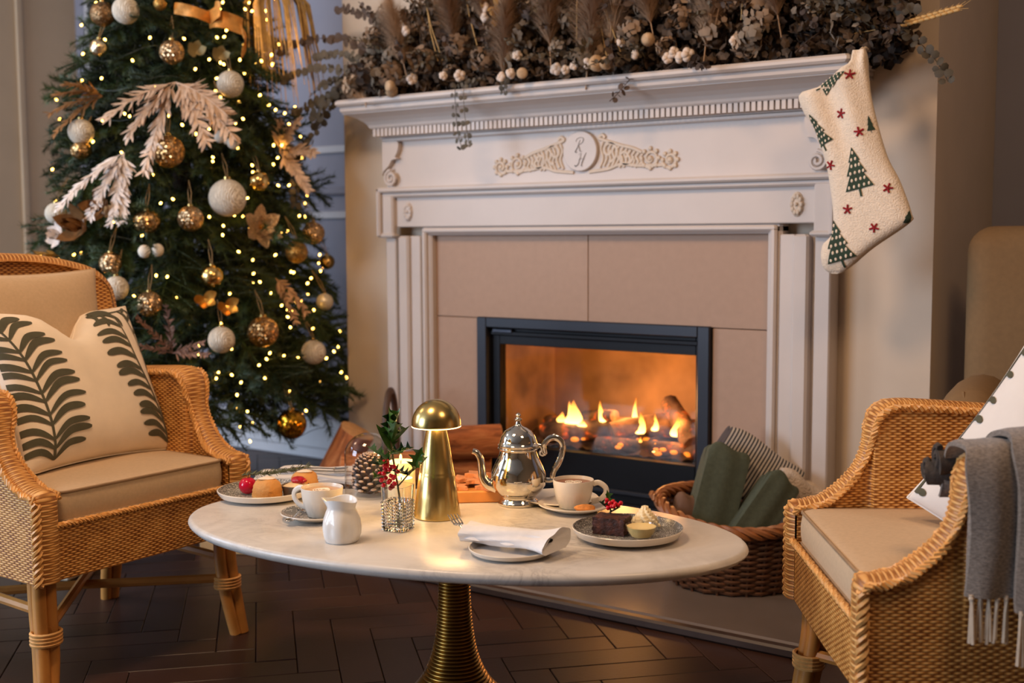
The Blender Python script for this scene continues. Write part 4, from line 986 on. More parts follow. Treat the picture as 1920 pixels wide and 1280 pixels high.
for k in range(4): MB().tube(c2_3([(.013, (k - 1.5) * .006, .0), (.035, (k - 1.5) * .0066, .003), (.056, (k - 1.5) * .0066, .008)], 4), [.0019] * 7 + [.0016, .001], 6, squash=.7).build('tine', STEEL, fk)
MB().tube([(.017, -.0085, 0), (.014, 0, 0), (.017, .0085, 0)], .0028, 7, squash=.6).tube(c2_3([(.014, 0, 0), (-.005, 0, -.001), (-.03, 0, .001)], 4), [.004, .003, .0026, .0024, .0024, .0026, .003, .0034, .004], 7, squash=.5, up=(0, 1, 0)).build('handle', STEEL, fk)
# flat folded napkin with cutlery at the back left
nb = thing('napkin', 'flat folded white napkin with cutlery on it at the back left of the table', 'napkin', T(-.075, -1.215), math.radians(28), 'white linen napkins')
for lv, (x0, x1, y0, y1, z) in enumerate(((-.15, .14, -.055, .055, .004), (-.145, .13, -.05, .05, .012), (-.10, .135, -.02, .052, .021))):
    P = []
    for i in range(13):
        y = y0 + (y1 - y0) * i / 12; P.append([(x0 + (x1 - x0) * k / 24, y + .004 * math.sin(k * .5 + lv), z + .003 * math.sin(k * .45 + lv * 2 + i * .15) + .004 * math.sin(PI * i / 12)) for k in range(25)])
    for i in range(12, -1, -1): P.append([(p[0], p[1], p[2] - .007) for p in P[i]])
    P.append(P[0]); MB().grid(P).build('fold', LINEN, nb)
kn = thing('knife', 'steel knife lying on the flat napkin at the back left of the table', 'knife', T(-.055, -1.238, .024), math.radians(26))
MB().box((-.02, -.006, 0), (.10, .006, .0016), .0006).build('blade', STEEL, kn, smooth=False); MB().box((-.10, -.005, -.001), (-.018, .005, .004), .0015).build('handle', STEEL, kn, smooth=False)
fk2 = thing('fork', 'steel fork lying beside the knife on the flat napkin', 'fork', T(-.03, -1.210, .0285), math.radians(29))
for k in range(4): MB().tube([(.012, (k - 1.5) * .0048, .0), (.030, (k - 1.5) * .0052, .001), (.046, (k - 1.5) * .0052, .003)], .0014, 6).build('tine', STEEL, fk2)
MB().tube([(.013, -.0085, 0), (.011, 0, 0), (.013, .0085, 0)], .0026, 7).tube([(.011, 0, 0), (-.03, 0, .001), (-.10, 0, 0)], [.003, .0026, .0045], 7, squash=.5, up=(0, 1, 0)).build('handle', STEEL, fk2)
tag(MB().lathe([(0, .003), (.055, .003), (.058, 0), (.065, 0), (.09, .012), (.088, .014), (.06, .006), (0, .005)], 40).build('side_plate', WHITEG, loc=T(.597, -1.098)), 'white side plate half hidden behind the silver teapot', 'plate')
# ---------------------------------------------------------------- Christmas tree
TX, TY = -1.633, -.33
def crad(z): return max(.02, .70 - .17 * z) if z < 2.4 else max(.02, .29 - .35 * (z - 2.4))
tree = thing('christmas_tree', 'tall green Christmas tree dressed in gold and white, left of the fireplace', 'christmas tree', (TX, TY, 0))
BARK = mat('tree_bark', (58, 42, 30), .9)
NEED = obj_random('fir_needles', (42, 60, 32), (66, 86, 42), .6, .12, 30)
MB().tube([(0, 0, .05), (0, 0, 1.6), (0, 0, 3.0)], [.05, .032, .01], 12).build('trunk', BARK, tree)
sd = MB()
for k in range(4):
    a = PI / 4 + k * PI / 2; sd.tube([(0, 0, .10), (.16 * math.cos(a), .16 * math.sin(a), .09), (.30 * math.cos(a), .30 * math.sin(a), .04), (.36 * math.cos(a), .36 * math.sin(a), .006)], .012, 7)
sd.lathe([(.06, .03), (.065, .06), (.065, .22), (.06, .23)], 20, cap=False); sd.build('stand', BLACKM, tree)
def needles(mb, p, d, n, R, L=.030, w=.0016):
    """needles all round a twig point"""
    for _ in range(n):
        v = Vector((R.gauss(0, 1), R.gauss(0, 1), R.gauss(0, 1))); v = (v - d * v.dot(d)); v.normalize()
        t = (d * R.uniform(.5, 1.0) + v).normalized(); q = t.cross(v if abs(t.dot(v)) < .95 else Vector((0, 0, 1))).normalized() * w; l = L * R.uniform(.7, 1.1); k = len(mb.v)
        mb.v += [tuple(p - q), tuple(p + q), tuple(p + t * l)]; mb.f.append((k, k + 1, k + 2))
branch_meshes = []
for vr in range(4):
    R = random.Random(40 + vr); mb = MB(); L = .40
    main = [Vector((L * q, .02 * math.sin(q * 3 + vr), -.05 * q * q + .03 * math.sin(q * 4))) for q in [k / 12 for k in range(13)]]
    mb.tube(main, [.006 - .0003 * k for k in range(13)], 5)
    for i, p in enumerate(main[:-1]):
        d = (main[i + 1] - p).normalized()
        for s in range(4): needles(mb, p + (main[i + 1] - p) * (s / 4), d, 7, R)
    for k in range(9):
        q = .12 + .84 * k / 9; p = main[int(q * 12)]
        for s in (-1, 1):
            ang = s * R.uniform(.6, 1.0); d = Vector((math.cos(ang), math.sin(ang), R.uniform(-.25, .35))).normalized(); l = (.17 - .12 * q) * R.uniform(.8, 1.25) + .03; tw = [p + d * l * t / 5 + Vector((0, 0, -.02 * (t / 5) ** 2)) for t in range(6)]
            mb.tube(tw, .0022, 4)
            for t in range(5):
                for u in range(3): needles(mb, tw[t] + (tw[t + 1] - tw[t]) * (u / 3), d, 6, R)
    o = mb.build('branch', NEED, tree, smooth=False); branch_meshes.append(o)
R = random.Random(8); nb_ = 0
for i in range(294):
    q = (i + .5) / 294; z = .40 + 2.06 * q ** 1.12; a = i * 2.39996 + R.uniform(-.25, .25)
    o = branch_meshes[i] if i < 4 else branch_meshes[i % 4].copy()
    if i >= 4: COL.objects.link(o); o.parent = tree
    rc = crad(z); off = max(.0, rc - .36) * R.uniform(.75, 1.0); sc = min(1.1, rc / .40) * R.uniform(.86, 1.08)
    o.location = (off * math.cos(a), off * math.sin(a), z + R.uniform(-.03, .03)); o.scale = (sc,) * 3
    o.rotation_euler = (R.uniform(-.8, .8), math.radians(R.uniform(0, 26 if q > .12 else 8)), a)
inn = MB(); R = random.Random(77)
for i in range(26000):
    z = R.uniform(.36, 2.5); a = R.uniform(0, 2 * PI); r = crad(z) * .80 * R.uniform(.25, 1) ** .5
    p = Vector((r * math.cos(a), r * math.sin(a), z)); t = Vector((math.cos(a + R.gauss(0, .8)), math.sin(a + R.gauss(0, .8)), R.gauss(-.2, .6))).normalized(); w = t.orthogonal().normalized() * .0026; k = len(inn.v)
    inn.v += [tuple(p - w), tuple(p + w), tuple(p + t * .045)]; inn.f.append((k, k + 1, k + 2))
o = inn.build('inner_needles', mat('shaded_fir', (20, 32, 20), .7, var=.2), tree, smooth=False); o['kind'] = 'stuff'  # needle colour darkened to stand for shade inside the tree

# string of warm lights wound round the tree
sl = thing('fairy_lights', 'string of warm white fairy lights wound through the Christmas tree', 'string lights', (TX, TY, 0))
BULB = emit('warm_bulb', (255, 190, 84), 20)
bm0 = MB().ball((0, 0, 0), .0042, 7, 5, (1, 1, 1.35)); R = random.Random(21); b0 = None; wire = []
NBU = 240; k = 0; ca0 = math.atan2(-3.4163 - TY, 2.0954 - TX)
for i in range(NBU):
    q = i / NBU; z = .38 + 1.72 * q ** 1.05; a = ca0 + (i * .618034 % 1 - .5) * 3.5
    if R.random() < .45: a = ca0 + .55 + R.gauss(0, .42)
    z += R.uniform(-.08, .08); r = crad(z) * R.uniform(.80, 1.03)
    o = bm0.build('bulb', BULB, sl) if b0 is None else b0.copy()
    if b0 is None: b0 = o
    else: COL.objects.link(o); o.parent = sl
    o.location = (r * math.cos(a), r * math.sin(a), z); o.rotation_euler = (R.uniform(-1, 1), R.uniform(-1, 1), 0)
wp = [(crad(.3 + 1.8 * k / 900) * .86 * math.cos(k * .115), crad(.3 + 1.8 * k / 900) * .86 * math.sin(k * .115), .3 + 1.8 * k / 900 + .02 * math.sin(k * .7)) for k in range(900)]
MB().tube(wp, .0012, 4).build('wire', mat('green_wire', (20, 34, 22), .5), sl)

# ornaments
def glitter(name, c, rough=.3, sc=210, amt=1.1, metal=1.0):
    n = N(name); co = n.coord(); v = n.new('ShaderNodeTexVoronoi'); n.link(co, v.inputs['Vector']); v.inputs['Scale'].default_value = sc
    n.set(Base_Color=n.mix(n.new_x(v.outputs['Color']), lin(tuple(min(255, x * 1.12) for x in c)), lin(tuple(x * .6 for x in c))), Metallic=metal, Roughness=rough); 
    geo = n.new('ShaderNodeNewGeometry'); vm = n.new('ShaderNodeVectorMath', operation='MULTIPLY_ADD'); sub = n.new('ShaderNodeVectorMath', operation='SUBTRACT'); n.link(v.outputs['Color'], sub.inputs[0]); sub.inputs[1].default_value = (.5, .5, .5)
    n.link(sub.outputs[0], vm.inputs[0]); vm.inputs[1].default_value = (amt,) * 3; n.link(geo.outputs['Normal'], vm.inputs[2]); nn = n.new('ShaderNodeVectorMath', operation='NORMALIZE'); n.link(vm.outputs[0], nn.inputs[0]); n.link(nn.outputs[0], n.b.inputs['Normal']); return n.m
def yarn():
    n = N('white_yarn'); co = n.coord(); w1 = n.new('ShaderNodeTexWave'); n.link(co, w1.inputs['Vector']); w1.inputs['Scale'].default_value = 60; w1.inputs['Distortion'].default_value = 9; w1.inputs['Detail'].default_value = 2
    n.set(Base_Color=n.ramp(w1.outputs['Fac'], [(.0, lin((186, 172, 150))), (.5, lin((238, 228, 210)))]), Roughness=.9); n.bump(w1.outputs['Fac'], .8, .003); return n.m
OM = {'w': yarn(), 'g': glitter('champagne_glitter', (226, 188, 142)), 'G': glitter('copper_gold_glitter', (220, 172, 114), .32, 170, 1.3), 's': glitter('gold_sequin', (214, 176, 122), .25, 170, .8), 'd': glitter('matte_gold_glitter', (196, 152, 84), .45, 300, .6),
      'h': mat('shiny_gold', (226, 190, 120), .2, 1.0), 'm': mat('mirror_gold', (222, 206, 170), .08, 1.0, bump=.5, bscale=60, bdist=.01), 'M': glitter('mirror_ball_gold', (196, 140, 40), .15, 110, .5), 'b': glitter('bronze_glitter', (150, 118, 84), .4, 320, .8), 'c': mat('pearl', (216, 204, 180), .3, .3)}
OM['W'] = OM['w']; CAPM = mat('ornament_cap', (206, 176, 110), .25, 1.0); TW = mat('twine', (168, 140, 98), .9)
BA = [('w', -1.471, -.690, 1.839, .0466, 'white yarn bauble at the very top left of the tree'), ('w', -1.214, -.450, 1.590, .0474, 'white yarn bauble high on the right of the tree below the butterfly leaves'), ('w', -1.605, -.793, 1.420, .0451, 'white yarn bauble on the left edge of the tree above a gold one'), ('W', -1.167, -.518, 1.186, .0656, 'largest white yarn bauble in the middle of the tree'),
      ('w', -1.707, -.836, 1.135, .0380, 'white yarn bauble low on the left edge of the tree'), ('w', -1.390, -.828, .876, .0421, 'white yarn bauble just right of the left armchair back'), ('w', -1.118, -.605, .694, .0463, 'white yarn bauble left of the large copper glitter ball near the bottom'), ('c', -1.120, -.090, .801, .0325, 'small pearl bauble on the right edge of the tree'),
      ('w', -1.046, -.230, .624, .0453, 'white yarn bauble at the lower right of the tree'), ('g', -1.325, -.614, 1.692, .0428, 'champagne glitter bauble on a long loop near the top of the tree'), ('G', -1.295, -.666, 1.345, .0555, 'large copper glitter bauble below the pale feather leaves'), ('g', -1.222, -.639, 1.113, .0444, 'champagne glitter bauble left of the largest white bauble'),
      ('s', -1.324, -.744, 1.102, .0423, 'gold sequin onion bauble in the middle left of the tree'), ('g', -1.286, -.773, .821, .0439, 'champagne glitter bauble on a loop above the armchair'), ('G', -1.067, -.459, .714, .0548, 'large copper glitter bauble low on the right of the tree'), ('g', -1.420, -.826, .960, .0386, 'champagne glitter bauble above the white one by the armchair back'),
      ('m', -1.560, -.739, 1.713, .0319, 'small mirrored gold bauble high on the left edge of the tree'), ('b', -1.562, -.719, 1.833, .0432, 'bronze textured bauble at the top left corner of the tree'), ('d', -1.213, -.504, 1.473, .0395, 'matte gold bauble above the pair of white pompoms'), ('h', -1.144, -.391, 1.247, .0364, 'shiny gold bauble above right of the largest white bauble'),
      ('h', -1.159, -.605, .913, .0389, 'shiny champagne bauble above the gold leaf ornaments'), ('d', -1.105, -.249, .993, .0413, 'matte gold bauble right of the glitter flower'), ('M', -1.001, -.393, .381, .0535, 'mirror tiled gold ball hanging lowest on the tree'), ('g', -1.164, -.099, 1.062, .0427, 'champagne glitter bauble high on the right edge of the tree'),
      ('s', -1.594, -.803, 1.354, .0337, 'gold sequin bauble under the white one on the left edge'), ('d', -1.372, -.622, 1.860, .0224, 'small matte gold bauble at the top middle of the tree'), ('h', -1.22, .03, .95, .030, 'small shiny gold bauble low on the right edge of the tree')]
for t_, x, y, z, r, lb in BA:
    o = thing('bauble', lb, 'bauble', (x, y, z), 0, 'baubles on the tree')
    dv = Vector((x - TX, y - TY, 0)).normalized(); 
    rm = None
    if t_ == 's': rm = lambda t, a: 1 - .10 * math.cos(2 * t) + .02 * math.cos(8 * a)
    if t_ in 'gG': rm = lambda t, a: 1 + .012 * math.sin(23 * a + 5 * t) * math.sin(19 * t)
    MB().ball((0, 0, 0), r, 32, 20, rmod=rm).build('ball', OM[t_], o)
    MB().lathe([(r * .2, r * .93), (r * .2, r * 1.12), (r * .08, r * 1.16), (0, r * 1.16)], 12, cap=False).build('cap', CAPM, o)
    MB().tube([(-.004, 0, r * 1.12), (-dv.x * .02 - .008, -dv.y * .02, r * 1.12 + .04), (-dv.x * .05, -dv.y * .05, r * 1.12 + .085), (-dv.x * .02 + .010, -dv.y * .02, r * 1.12 + .04), (.004, 0, r * 1.12)], .0012, 5).build('hanging_loop', TW, o)
POM = mat('white_pompom', (232, 222, 204), .95, var=.08, vscale=200, bump=.9, bscale=300)
for i, (x, y, z, lb) in enumerate(((-1.193, -.492, 1.391, 'pair of white pompoms below the matte gold bauble'), (-1.302, -.747, 1.003, 'pair of white pompoms below the sequin bauble'), (-1.427, -.796, 1.147, 'pair of white pompoms beside the gold brown magnolia'))):
    o = thing('pompom_pair', lb, 'ornament', (x, y, z), math.radians(40), 'pompom ornaments on the tree'); t = (-.5, .1, .4)[i]
    for s in (-1, 1): MB().ball((s * .022, 0, s * .014 * t * 1.5), .0225, 16, 11, rmod=lambda t, a: 1 + .05 * math.sin(9 * a) * math.sin(8 * t)).build('pompom', POM, o)
    MB().ball((0, 0, -.005), .012, 10, 7).build('centre', POM, o)
# leaves and flowers wired on the branches
def blade(L, W, bend=.2, n=6, fold=.15):
    P = []
    for k in range(n + 1):
        t = k / n; w = W / 2 * math.sin(PI * min(1, .08 + .92 * t)) ** .7 if k < n else .0005; P.append([(s * w, L * t, bend * L * t * t + abs(s) * w * fold) for s in (-1, 0, 1)])
    return P
def xf(P, M): return [[tuple(M @ Vector(p)) for p in row] for row in P]
def out_frame(x, y):
    """z axis points out of the tree"""
    d = Vector((x - TX, y - TY, .1)).normalized(); u = Vector((0, 0, 1)); r = u.cross(d).normalized(); u = d.cross(r)
    return Matrix(((r.x, u.x, d.x), (r.y, u.y, d.y), (r.z, u.z, d.z))).to_4x4()
GOLDG = glitter('gold_glitter_petal', (226, 190, 140), .35, 500, .8, .7); CHAMP = mat('champagne_feather', (206, 176, 150), .5, .25, var=.15, vscale=60); FROSTW = mat('frosted_feather', (224, 208, 196), .6, .1, var=.12, vscale=60); BRONZ = mat('bronze_leaf', (146, 104, 62), .45, .4, var=.2, vscale=50); GOLDF = mat('gold_foil', (196, 144, 64), .3, .8, var=.2, vscale=40); TINSEL = mat('gold_tinsel', (178, 142, 84), .35, .7, var=.25, vscale=60)
fl_ = thing('glitter_flower', 'champagne glitter poinsettia below the largest white bauble', 'flower', (-1.105, -.43, 1.081), 0, 'flowers wired on the tree'); F = out_frame(-1.105, -.43)
for k in range(6): MB().grid(xf(blade(.085, .052, .25), F @ Matrix.Rotation(k * PI / 3, 4, 'Z') @ Matrix.Rotation(.15, 4, 'X'))).build('petal', GOLDG, fl_)
for k in range(5): MB().grid(xf(blade(.05, .034, .3), Matrix.Translation(F @ Vector((0, 0, .01))) @ F @ Matrix.Rotation(k * 2 * PI / 5 + .4, 4, 'Z') @ Matrix.Rotation(.45, 4, 'X'))).build('petal', GOLDG, fl_)
MB().ball(F @ Vector((0, 0, .018)), .009, 10, 7).build('centre', GOLDF, fl_)
def flower(name, lb, loc, m, n, L, W, bend, cat='flower'):
    t = thing(name, lb, cat, loc, 0, 'flowers wired on the tree'); F = out_frame(loc[0], loc[1])
    for ring, q in enumerate((1, .7)):
        for k in range(n): MB().grid(xf(blade(L * q, W * q, bend + .35 * ring), Matrix.Translation(F @ Vector((0, 0, .008 * ring))) @ F @ Matrix.Rotation(k * 2 * PI / n + ring * .5, 4, 'Z') @ Matrix.Rotation(.2 + .4 * ring, 4, 'X'))).build('petal', m, t)
    return t
flower('silk_flower', 'white silk flower at the left edge of the tree beside the brown magnolia', (-1.645, -.86, 1.055), FROSTW, 6, .055, .045, .4)
flower('silk_magnolia', 'golden brown silk magnolia at the left of the tree above the armchair', (-1.535, -.85, 1.085), BRONZ, 5, .085, .060, .7)
flower('silk_magnolia', 'golden leaf rosette behind the white pompoms at the left', (-1.465, -.82, 1.150), BRONZ, 4, .07, .05, .6)
def spray(name, lb, loc, dirs, m, L, nleaf, lw, ll, cat='spray', droop=.3):
    t = thing(name, lb, cat, loc, 0, 'leaf sprays wired on the tree'); R = random.Random(int(abs(loc[2]) * 1000))
    for d in dirs:
        d = Vector(d).normalized(); l = L * R.uniform(.8, 1.15); pts = [d * l * k / 10 + Vector((0, 0, -droop * l * (k / 10) ** 2)) for k in range(11)]; mb = MB().tube(pts, .0018, 5)
        for k in range(nleaf):
            q = .1 + .88 * k / nleaf; i = min(9, int(q * 10)); p = pts[i].lerp(pts[i + 1], q * 10 - i); tg = (pts[i + 1] - pts[i]).normalized()
            for s in (-1, 1):
                sd_ = tg.cross(Vector((0.3, -.6, .7)).normalized()).normalized() * s; dl = (tg * R.uniform(.6, 1.1) + sd_ * R.uniform(.5, .9) + Vector((R.gauss(0, .2), R.gauss(0, .2), R.gauss(-.1, .2)))).normalized()
                zz = dl.cross(sd_).normalized(); xx = dl.cross(zz).normalized(); M = Matrix(((xx.x, dl.x, zz.x, p.x), (xx.y, dl.y, zz.y, p.y), (xx.z, dl.z, zz.z, p.z), (0, 0, 0, 1)))
                mb.grid(xf(blade(ll * (1 - .45 * q) * R.uniform(.8, 1.15), lw, .15, 4), M))
        mb.build('frond', m, t)
    return t
E_ = Vector((.82, .57, 0))   # along the face of the tree seen from the table
def dr(a, z, o=.35): return (E_.x * a + .57 * o, E_.y * a - .82 * o, z)
spray('feather_spray', 'large champagne feather leaf spray in the upper middle of the tree', (-1.29, -.63, 1.585), [dr(-.9, -.25), dr(-.7, -.6), dr(-.35, -.9), dr(.5, -.6), dr(.85, -.25), dr(.9, -.5)], CHAMP, .25, 24, .012, .075)
spray('feather_spray', 'pale frosted feather spray hanging at the left of the large copper bauble', (-1.40, -.77, 1.34), [dr(-.5, -.8), dr(-.15, -1), dr(.05, -1), dr(-.75, -.45)], FROSTW, .23, 30, .010, .060)
spray('leaf_spray', 'silvery glitter leaf spray high on the right edge of the tree', (-1.19, -.24, 1.36), [dr(.4, .8), dr(.75, .2), dr(.6, -.5), dr(.1, .9)], CHAMP, .19, 18, .013, .05)
spray('twig_spray', 'brown glitter twig spray low on the tree above the right arm of the armchair', (-1.20, -.75, .655), [dr(-.6, .8), dr(0, 1), dr(.9, .35), dr(-.95, .3), dr(.75, .05)], mat('brown_glitter', (124, 92, 78), .4, .4, var=.3, vscale=200), .17, 16, .006, .030, droop=.05)
spray('leaf_spray', 'bronze feather spray sticking out of the left edge of the tree', (-1.55, -.74, 1.545), [dr(-.9, .3), dr(-1, -.1), dr(-.8, -.45), dr(-.7, .5)], BRONZ, .19, 14, .010, .05)
spray('leaf_spray', 'thin gold leaf spray low on the left edge of the tree', (-1.70, -.83, .985), [dr(-.9, .25), dr(-1, .0)], GOLDF, .14, 8, .010, .05)
spray('leaf_spray', 'brown feather spray below the matte gold bauble on the right', (-1.09, -.37, .90), [dr(.5, -.7), dr(.75, -.5)], BRONZ, .14, 12, .009, .04)
tn = thing('tinsel_spray', 'long drooping gold tinsel spray at the top right of the tree', 'spray', (-1.30, -.16, 1.98), 0, 'leaf sprays wired on the tree'); R = random.Random(4)
for s in range(7):
    mb = MB()
    for k in range(9):
        a = R.uniform(-.09, .14); o_ = R.uniform(-.03, .06); L = R.uniform(.25, .46); mb.tube([(E_.x * a * .3, E_.y * a * .3, .05), (E_.x * a + .5 * o_, E_.y * a - .8 * o_, -.06), (E_.x * a * 1.2 + .5 * o_ + .03, E_.y * a * 1.2 - .8 * o_, -L)], [.003, .0042, .0012], 4)
    mb.build('strand', TINSEL, tn)
rb = thing('ribbon_bow', 'wide gold gauze ribbon bow across the top of the tree', 'ribbon', (-1.255, -.48, 1.815), 0)
RIB = mat('gold_gauze', (206, 140, 62), .5, .4, var=.15, vscale=80)
def ribbon(path, w, nm='tail'):
    pts = c2_3(path, 6); P = [[tuple(p + Vector((0, 0, w / 2 * s)) + Vector((.4, -.6, 0)) * (.015 * math.sin(i * .7 + s))) for s in (-1, -.4, .4, 1)] for i, p in enumerate(pts)]
    MB().grid(P).build(nm, RIB, rb)
ribbon([(0, 0, 0), tuple(E_ * -.06 + Vector((.03, -.05, .02))), tuple(E_ * -.13 + Vector((.01, -.02, .035)))], .04)
ribbon([tuple(E_ * -.02), tuple(E_ * .05 + Vector((.03, -.05, -.01))), tuple(E_ * .11 + Vector((.01, -.02, -.03)))], .06)
ribbon([tuple(E_ * -.02), tuple(E_ * .04 + Vector((.05, -.07, .02))), tuple(E_ * .02 + Vector((.01, -.03, .03)))], .05, 'loop')
ribbon([tuple(E_ * .10 + Vector((.01, -.02, -.03))), tuple(E_ * .12 + Vector((.03, -.04, -.08))), tuple(E_ * .11 + Vector((.01, -.03, -.13)))], .03)
for i, (x, y, z, lb) in enumerate(((-1.155, -.645, .838, 'left of two gold leaf ornaments below the shiny champagne bauble'), (-1.115, -.585, .812, 'right of two gold leaf ornaments below the shiny champagne bauble'), (-1.265, -.56, 1.692, 'left of two gold butterfly leaves high in the tree'), (-1.228, -.49, 1.680, 'right of two gold butterfly leaves high in the tree'))):
    o = thing('leaf_ornament', lb, 'ornament', (x, y, z), 0, 'gold leaf ornaments on the tree'); F = out_frame(x, y)
    for k in range(4): MB().grid(xf(blade(.05 if i < 2 else .042, .034, .5), F @ Matrix.Rotation((k - 1.2) * 1.1 + PI * (i < 2), 4, 'Z') @ Matrix.Rotation(.3, 4, 'X'))).build('leaf', GOLDF if i < 2 else mat('dull_gold_leaf', (150, 132, 86), .5, .3), o)
# ---------------------------------------------------------------- dried flower garland on the mantel
gd = thing('dried_flower_garland', 'long garland of dried flowers, eucalyptus, pampas and cotton on the mantel shelf', 'garland', (0, -.10, 1.536))
EUC = obj_random('dried_eucalyptus', (74, 66, 52), (112, 98, 78), .7, .12, 40); EUCB = obj_random('brown_eucalyptus', (66, 50, 40), (96, 74, 58), .75, .12, 40)
PAMP = mat('pampas', (186, 152, 120), .95, var=.15, vscale=40); HYD = obj_random('dried_hydrangea', (124, 98, 76), (184, 156, 128), .85, .1, 50); HYD2 = obj_random('faded_hydrangea', (100, 86, 70), (146, 130, 112), .85, .1, 50); BOLL = mat('cotton_boll', (220, 200, 182), .95, var=.08); HUSK = mat('cotton_husk', (104, 72, 46), .8); GOLDD = obj_random('gold_dried_flower', (168, 120, 52), (200, 150, 72), .7, .1, 50); STRAW = mat('wheat_straw', (206, 166, 104), .7, var=.15, vscale=60); FILL = obj_random('dried_fill', (52, 42, 34), (92, 74, 56), .85, .15, 40)
def leaf_disc(mb, p, nrm, r, n=7):
    nrm = nrm.normalized(); x = nrm.orthogonal().normalized(); y = nrm.cross(x); k = len(mb.v); mb.v.append(tuple(p + nrm * r * .25))
    for i in range(n): a = 2 * PI * i / n; mb.v.append(tuple(p + x * r * math.cos(a) + y * r * math.sin(a)))
    for i in range(n): mb.f.append((k, k + 1 + i, k + 1 + (i + 1) % n))
def sprig_mesh(L, n, r0, droop, seed, m, side=.5):
    R = random.Random(seed); pts = [Vector((L * q, .015 * math.sin(q * 5 + seed), -droop * L * q * q)) for q in [k / 12 for k in range(13)]]; mb = MB().tube(pts, .0017, 4)
    for k in range(n):
        q = .08 + .92 * k / n; i = min(11, int(q * 12)); p = pts[i].lerp(pts[i + 1], q * 12 - i); r = r0 * (1.1 - .55 * q) * R.uniform(.8, 1.2)
        for s in (-1, 1):
            v = Vector((R.gauss(0, .3), s * 1, R.gauss(0, .7))).normalized(); leaf_disc(mb, p + v * r * 1.1, Vector((R.gauss(0, .6), R.gauss(0, .6) - .2, R.gauss(0, .6) + .6)), r)
    return mb
protos = {}
def put(kind, mk, m, loc, rot, sc=1.0, name=None):
    if kind not in protos:
        o = mk().build(name or kind, m, gd, smooth=True, angle=60); protos[kind] = o
    else: o = protos[kind].copy(); COL.objects.link(o); o.parent = gd
    o.location = loc; o.rotation_euler = rot; o.scale = (sc,) * 3; return o
R = random.Random(99)
def head_mesh(n, r, pr, seed):
    R2 = random.Random(seed); mb = MB()
    for k in range(n):
        z = 1 - 1.5 * (k + .5) / n; a = k * 2.39996; s = math.sqrt(max(0, 1 - z * z)); d = Vector((s * math.cos(a), s * math.sin(a), z)); leaf_disc(mb, d * r * R2.uniform(.75, 1.05), d + Vector((R2.gauss(0, .4), R2.gauss(0, .4), R2.gauss(0, .4))), pr * R2.uniform(.7, 1.2), 5)
    return mb
def plume_mesh(L, w, seed):
    R2 = random.Random(seed); mb = MB().tube([(0, 0, -.06), (0, 0, L * .9)], .0018, 4)
    for k in range(2600):
        t = R2.random() ** .8; ww = w * math.sin(PI * min(1, .12 + .86 * t)) ** .8; a = R2.uniform(0, 2 * PI); p = Vector((0, 0, L * t * .9)); d = Vector((math.cos(a) * ww, math.sin(a) * ww, .05 + .02 * R2.random())); q = d.cross(Vector((0, 0, 1))).normalized() * .0011; e = p + d * R2.uniform(.5, 1.1); kk = len(mb.v); mb.v += [tuple(p - q), tuple(p + q), tuple(e + Vector((0, 0, -.01)))]; mb.f.append((kk, kk + 1, kk + 2))
    return mb
def boll_mesh(seed):
    mb = MB()
    for k in range(5): a = 2 * PI * k / 5; mb.ball((.011 * math.cos(a), .011 * math.sin(a), .004 * (k % 2)), .0135, 10, 7)
    mb.ball((0, 0, .008), .013, 10, 7); return mb
# low filler heap, leaves and twigs too small to count
fm = MB()
for k in range(9000):
    x = R.uniform(-.97, 1.08); y = R.uniform(-.09, .10); top = .30 + .06 * math.sin(x * 5) if x > -.62 else .30 * max(.06, (x + 1.0) / .38); z = .01 + top * R.random() ** .9
    y = y * (1 - .3 * z); leaf_disc(fm, Vector((x, y, z)), Vector((R.gauss(0, 1), R.gauss(0, 1) - .5, R.gauss(0, 1))), R.uniform(.008, .018), 5)
o = fm.build('filler_leaves', mat('dried_filler', (78, 62, 48), .85, var=.5, vscale=16), gd, smooth=False); o['kind'] = 'stuff'
for i in range(88):
    x = -.92 + 2.0 * ((i * .618034) % 1); z = R.uniform(.03, .34) if x > -.62 else R.uniform(.02, .06 + .26 * max(0, x + .92) / .3); kind = i % 4; front = -.085 + .06 * (z / .3)
    put('eucalyptus_sprig' + 'abcd'[kind], lambda: sprig_mesh(.24, 13, (.014, .018, .012, .016)[kind], .35, kind, None), (EUC, EUCB, EUC, EUCB)[kind], (x, front + R.uniform(0, .08), z), (R.uniform(-1, 1), R.uniform(-1.5, .4), R.uniform(-2.8, -.3)), R.uniform(.7, 1.1), 'eucalyptus_sprig')
for i in range(70):
    x = -.84 + 1.9 * ((i * .754877) % 1); z = .04 + .30 * ((i * .5698) % 1)
    put('hydrangea' + 'ab'[i % 2], lambda: head_mesh(60, .045, .012, i), (HYD, HYD2)[i % 2], (x, -.10 + .05 * z / .3 + R.uniform(-.02, .02), z), (1.2 + R.uniform(-.4, .4), R.uniform(-.4, .4), R.uniform(0, 6)), R.uniform(.65, 1.15), 'hydrangea_head')
for x, z, s, rx, ry in ((-.80, .045, 1.1, .2, -1.2), (-.62, .16, 1.0, .2, -.2), (-.20, .10, 1.1, .15, .1), (-.02, .17, 1.2, .1, -.15), (.12, .10, 1.3, .2, .1), (.20, .15, 1.2, .1, .25), (.52, .12, .9, .1, .05), (.56, .22, .9, .1, .2), (-.40, .22, 1.1, .2, -.3), (.34, .2, 1.0, .1, .2), (-.28, .27, 1.0, .1, .2), (.74, .18, 1.0, .1, .35)):
    put('pampas_plume', lambda: plume_mesh(.24, .085, 3), PAMP, (x, -.10, z - .06), (rx, ry, R.uniform(0, 6)), s)
def boll(x, z, s=1): put('cotton_boll', lambda: boll_mesh(0), BOLL, (x, -.125 + .05 * z, z), (1.3, 0, R.uniform(0, 6)), s)
